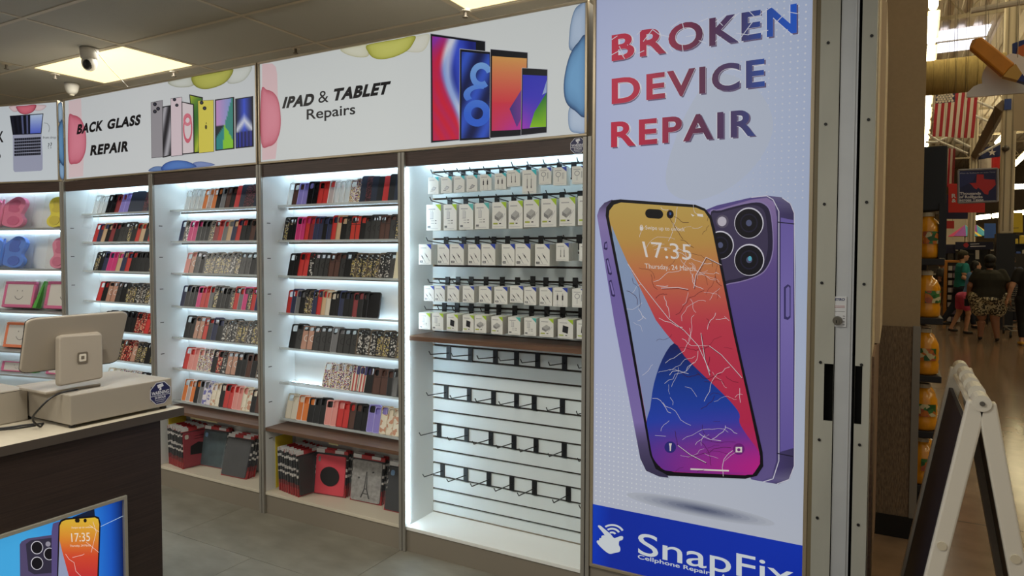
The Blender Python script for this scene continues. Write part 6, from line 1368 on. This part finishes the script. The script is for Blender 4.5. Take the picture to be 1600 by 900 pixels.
# ------------------------------------------------------------------ shopping cart
t = thing('shopping_cart', 'grey wire shopping cart half hidden by the shoppers', 'shopping cart', atz(1600, 526, 0)); o = atz(1600, 526, 0); m_wire = mat('cart_wire', (120, 116, 112), .35, metal=.7)
def cp(x, y, z): return o+Vector((x, y, z))
bk = MB()
for k in range(7):
    z = .5+.08*k
    bk.tube([cp(-.28, -.4, z), cp(.28, -.4, z), cp(.3, .5, z), cp(-.3, .5, z), cp(-.28, -.4, z)], .006, 4)
for k in range(8):
    x = -.28+.08*k; bk.tube([cp(x, -.4, .5), cp(x, -.42, 1.0)], .005, 4).tube([cp(x, -.4, .5), cp(x, .5, .5)], .005, 4)
obj('wire_basket', bk, m_wire, t)
obj('chassis', MB().tube([cp(-.26, -.45, .14), cp(-.26, .5, .14), cp(.26, .5, .14), cp(.26, -.45, .14), cp(-.26, -.45, .14)], .014, 6).tube([cp(-.26, .5, .14), cp(-.28, .5, .98)], .014, 6).tube([cp(.26, .5, .14), cp(.28, .5, .98)], .014, 6), m_wire, t)
obj('handle', MB().tube([cp(-.3, .58, 1.02), cp(.3, .58, 1.02)], .018, 8), mat('cart_handle_blue', (40, 60, 140), .5), t)
for x in (-.26, .26):
    for y in (-.42, .46): obj('wheel', MB().tube([cp(x-.015, y, .06), cp(x+.015, y, .06)], .06, 14), m_black, t)
# ------------------------------------------------------------------ shoppers
m_skin = {'l': mat('skin_light', (196, 148, 120), .55), 'm': mat('skin_tan', (150, 104, 80), .55), 'd': mat('skin_deep', (112, 76, 58), .55)}
def limb(mb, pts, rad, n=10):
    """tapered limb: swept circles with rounded joints"""
    P = [Vector(p) for p in pts]; out = []; rr = []
    for i in range(len(P)-1):
        for j in range(4):
            t = j/4; out.append(P[i].lerp(P[i+1], t)); rr.append(rad[i]+(rad[i+1]-rad[i])*t)
    out.append(P[-1]); rr.append(rad[-1]); mb.tube(out, rr, n)
    for p, r in zip(P, rad): mb.ball(p, r, 10, 6)
def person(label, foot, H, yaw, pose, girth, skin, top, legs, shoes, hair, extras=(), lean=0, vox=.016):
    """pose: dict of joints in units of height, x to the person's right, y forward"""
    t = thing('person', label, 'person', foot, yaw)
    M = Matrix.Translation(foot) @ Matrix.Rotation(yaw, 4, 'Z') @ Matrix.Diagonal((H, H, H, 1)) @ Matrix.Rotation(-lean, 4, 'X')
    Ms = Matrix.Translation(foot) @ Matrix.Rotation(yaw, 4, 'Z') @ Matrix.Diagonal((H, H, H, 1))
    g = girth; J = dict(pose)
    def fin(name, mb, m, v=vox, smooth=True):
        o = obj(name, mb.xf(Ms), m, t)
        r = o.modifiers.new('skin', 'REMESH'); r.mode = 'VOXEL'; r.voxel_size = v; r.use_smooth_shade = True
        s_ = o.modifiers.new('soft', 'SMOOTH'); s_.factor = .5; s_.iterations = 3
        return o
    L = Vector; sh = lambda p: L(p)+L((0, lean*L(p).z*.5, 0)) if L(p).z > .5 else L(p)
    hip = {s: L((s*.055*g, 0, .50)) for s in (-1, 1)}; sho = {s: sh((s*.105*(.85+.15*g), 0, .80)) for s in (-1, 1)}
    head = sh((0, .012, .925)); neck = sh((0, 0, .85))
    b = MB()     # body
    b.loft([(sh((0, 0, .44)), .06*g, .05*g), (sh((0, -.004, .5)), .095*g, .068*g), (sh((0, 0, .56)), .088*g, .062*g), (sh((0, 0, .63)), .078*g, .056*g), (sh((0, .004, .72)), .09*g, .062*g), (sh((0, 0, .79)), .098*(.8+.2*g), .052*g), (sh((0, 0, .83)), .05, .04)], 16)
    limb(b, [sh((0, -.004, .81)), neck, sh((0, .004, .89))], [.034, .03, .03])
    b.ball(head, (.044, .054, .066), 14, 10); b.ball(head+L((0, .026, -.032)), (.03, .03, .034), 10, 8)
    b.ball(head+L((0, .056, -.008)), (.008, .012, .014), 8, 6)
    for s in (-1, 1): b.ball(head+L((s*.045, -.002, -.004)), (.006, .012, .017), 8, 6)
    knees = {}; 
    for s in (-1, 1):
        k = L(J['knee'][s]); a = L(J['ankle'][s]); knees[s] = (k, a)
        limb(b, [hip[s], k, a], [.058*g, .036*(.5+.5*g), .02*(.6+.4*g)])
        limb(b, [a+L((0, -.012, -.01)), a+L((0, .04, -.022)), a+L((0, .075, -.026))], [.02, .018, .012])
        e = sh(J['elbow'][s]); w = sh(J['wrist'][s])
        limb(b, [sho[s], e, w], [.034*(.6+.4*g), .026*(.6+.4*g), .016])
        d = (w-e).normalized(); sd = d.cross(L((0, 1, 0))); sd = sd.normalized() if sd.length > .1 else L((1, 0, 0)); fw = d.cross(sd)
        limb(b, [w, w+d*.045], [.016, .019])
        for q in range(4):
            f0 = w+d*.05+fw*(.0135*(q-1.5)); limb(b, [f0, f0+d*(.026+.004*(q in (1, 2)))+sd*.004, f0+d*.044+sd*.014], [.0062, .0058, .005], 6)
        limb(b, [w+d*.014+fw*.016, w+d*.034+fw*.03, w+d*.052+fw*.032], [.007, .0065, .0055], 6)
    fin('body', b, m_skin[skin], .011)
    c = MB(); q = 1.1     # top
    c.loft([(sh((0, 0, top[2])), .098*g*q, .072*g*q), (sh((0, -.002, .56)), .094*g*q, .068*g*q), (sh((0, 0, .63)), .084*g*q, .062*g*q), (sh((0, .004, .72)), .095*g*q, .067*g*q), (sh((0, 0, .795)), .102*(.8+.2*g)*q, .056*g*q), (sh((0, 0, .835)), .05, .044)], 16)
    for s in (-1, 1):
        e = sh(J['elbow'][s]); limb(c, [sho[s], sho[s].lerp(e, top[1])], [.040*(.7+.3*g), .039*(.7+.3*g)])
    fin('shirt', c, top[0])
    l = MB(); l.loft([(L((0, 0, .445)), .075*g, .06*g), (L((0, -.006, .49)), .104*g, .08*g), (L((0, -.004, .53)), .102*g, .074*g), (sh((0, 0, .575)), .094*g, .066*g)], 16)
    for s in (-1, 1):
        k, a = knees[s]; f = legs[1]
        if f <= 1: limb(l, [hip[s], hip[s].lerp(k, f)], [.066*g, (.066-.016*f)*g])
        else: limb(l, [hip[s], k, k.lerp(a, f-1)], [.066*g, .044*(.5+.5*g), .03*(.6+.4*g)])
    fin(legs[2], l, legs[0])
    for s in (-1, 1):
        a = knees[s][1]; f = MB(); limb(f, [a+L((0, -.014, -.016)), a+L((0, .03, -.024)), a+L((0, .078, -.026))], [.022, .022, .017]); o = fin('shoe', f, shoes, .008)
    hm = MB(); hm.ball(head+L((0, -.012, .012)), (.05, .054, .064), 14, 10)
    for p, r in hair[1]: hm.ball(head+L(p), r, 10, 8)
    fin('hair', hm, hair[0], .01)
    for name, m, fn in extras:
        e = MB(); fn(e, head, J, sh); obj(name, e.xf(Ms), m, t, smooth=False)
    return t
def ft(x, y): return atz(x, y, 0)
m_teal2 = mat('shirt_teal', (30, 128, 128), .8); m_jean = mat('dark_jeans', (26, 30, 46), .85); m_blk = mat('black_cloth', (24, 22, 22), .85); m_blue = mat('shirt_light_blue', (96, 146, 206), .8)
m_pink = mat('shorts_pink', (206, 80, 120), .8); m_hb = mat('hair_black', (16, 14, 14), .6); m_hd = mat('hair_brown', (40, 28, 22), .6); m_sh = mat('shoe_dark', (26, 22, 20), .6); m_olive = mat('shirt_dark_olive', (38, 36, 28), .85)
m_short = pattern('shorts_spotted', [(206, 196, 160), (40, 38, 34), (190, 180, 148), (60, 54, 46)], 14, 'noise')
stand = {'knee': {-1: (-.058, .01, .275), 1: (.058, .01, .275)}, 'ankle': {-1: (-.06, -.005, .045), 1: (.06, -.005, .045)}, 'elbow': {-1: (-.16, -.02, .635), 1: (.16, -.02, .635)}, 'wrist': {-1: (-.165, .03, .49), 1: (.165, .03, .49)}}
def mod(**k): d = {a: dict(b) for a, b in stand.items()}; [d[a].update(b) for a, b in k.items()]; return d
stride = mod(knee={-1: (-.055, -.06, .29), 1: (.055, .07, .285)}, ankle={-1: (-.055, -.2, .07), 1: (.055, .13, .045)}, elbow={-1: (-.14, .05, .66), 1: (.14, -.03, .655)}, wrist={-1: (-.12, .16, .58), 1: (.12, .12, .56)})
walk = mod(knee={-1: (-.06, .03, .28), 1: (.06, -.02, .275)}, ankle={-1: (-.07, .02, .05), 1: (.085, -.05, .05)}, elbow={-1: (-.185, -.01, .645), 1: (.185, -.03, .645)}, wrist={-1: (-.20, .05, .53), 1: (.2, .02, .51)})
def capf(e, head, J, sh):
    e.ball(head+Vector((0, -.008, .03)), (.054, .06, .046), 14, 8); e.prism([head+Vector((x, y, .022)) for x, y in ((-.04, .045), (.04, .045), (.034, .095), (0, .108), (-.034, .095))], (0, 0, .008))
def purse(e, head, J, sh):
    w = Vector(J['wrist'][-1]); e.box(w.x-.03, w.x+.012, w.y-.05, w.y+.05, w.z-.13, w.z-.05); e.tube([w+Vector((-.01, -.04, -.05)), w+Vector((-.01, 0, .0)), w+Vector((-.01, .04, -.05))], .006, 6)
R90 = -math.pi/2
person('man in teal T-shirt, cap and dark jeans striding right', ft(1501, 512), 1.62, R90+.25, stride, 1.12, 'l', (m_teal2, .5, .49), (m_jean, 1.9, 'trousers'), m_sh, (m_hd, []), [('cap', mat('cap_olive', (58, 54, 40), .8), capf)])
person('woman in light blue shirt and pink shorts leaning forward', ft(1503, 521), 1.42, R90+.3, mod(knee={-1: (-.055, -.02, .28), 1: (.055, .05, .28)}, ankle={-1: (-.055, -.12, .06), 1: (.055, .02, .045)}, elbow={-1: (-.15, .04, .65), 1: (.15, .03, .65)}, wrist={-1: (-.13, .15, .6), 1: (.13, .15, .6)}), 1.05, 'l', (m_blue, .8, .47), (m_pink, .62, 'shorts'), m_sh, (m_hb, [((0, -.03, -.02), (.046, .04, .06))]), [], .3)
person('woman in black T-shirt and spotted shorts seen from behind', ft(1543, 533), 1.52, .0, walk, 1.75, 'm', (m_olive, .62, .5), (m_short, .55, 'shorts'), m_sh, (m_hb, [((0, -.02, .03), (.062, .066, .06)), ((0, -.02, -.03), (.056, .05, .05))]), [('handbag', m_blk, purse)])
person('person in black T-shirt, leggings and yellow shoes at right edge', ft(1606, 540), 1.56, .15, mod(elbow={-1: (-.165, -.02, .64)}, wrist={-1: (-.19, .02, .5)}), 1.12, 'l', (m_blk, .6, .45), (mat('leggings_black', (16, 16, 18), .8), 1.75, 'leggings'), mat('shoe_yellow', (206, 160, 60), .6), (mat('hair_reddish', (110, 50, 40), .6), [((0, -.03, -.05), (.04, .03, .07))]), [])
person('shopper in navy top half hidden behind the woman in spotted shorts', ft(1578, 505), 1.5, 2.6, stand, 1.25, 'm', (mat('shirt_navy', (36, 44, 72), .8), .7, .47), (m_jean, 1.9, 'trousers'), m_sh, (m_hd, []), [])
person('shopper in grey top peeking out behind the juice rack', ft(1470, 500), 1.45, 1.2, mod(wrist={-1: (-.15, .2, .58), 1: (.15, .2, .58)}), 1.1, 'm', (mat('shirt_grey', (70, 68, 70), .8), .5, .5), (mat('trousers_tan', (120, 96, 76), .8), 1.9, 'trousers'), m_sh, (m_hb, []), [])
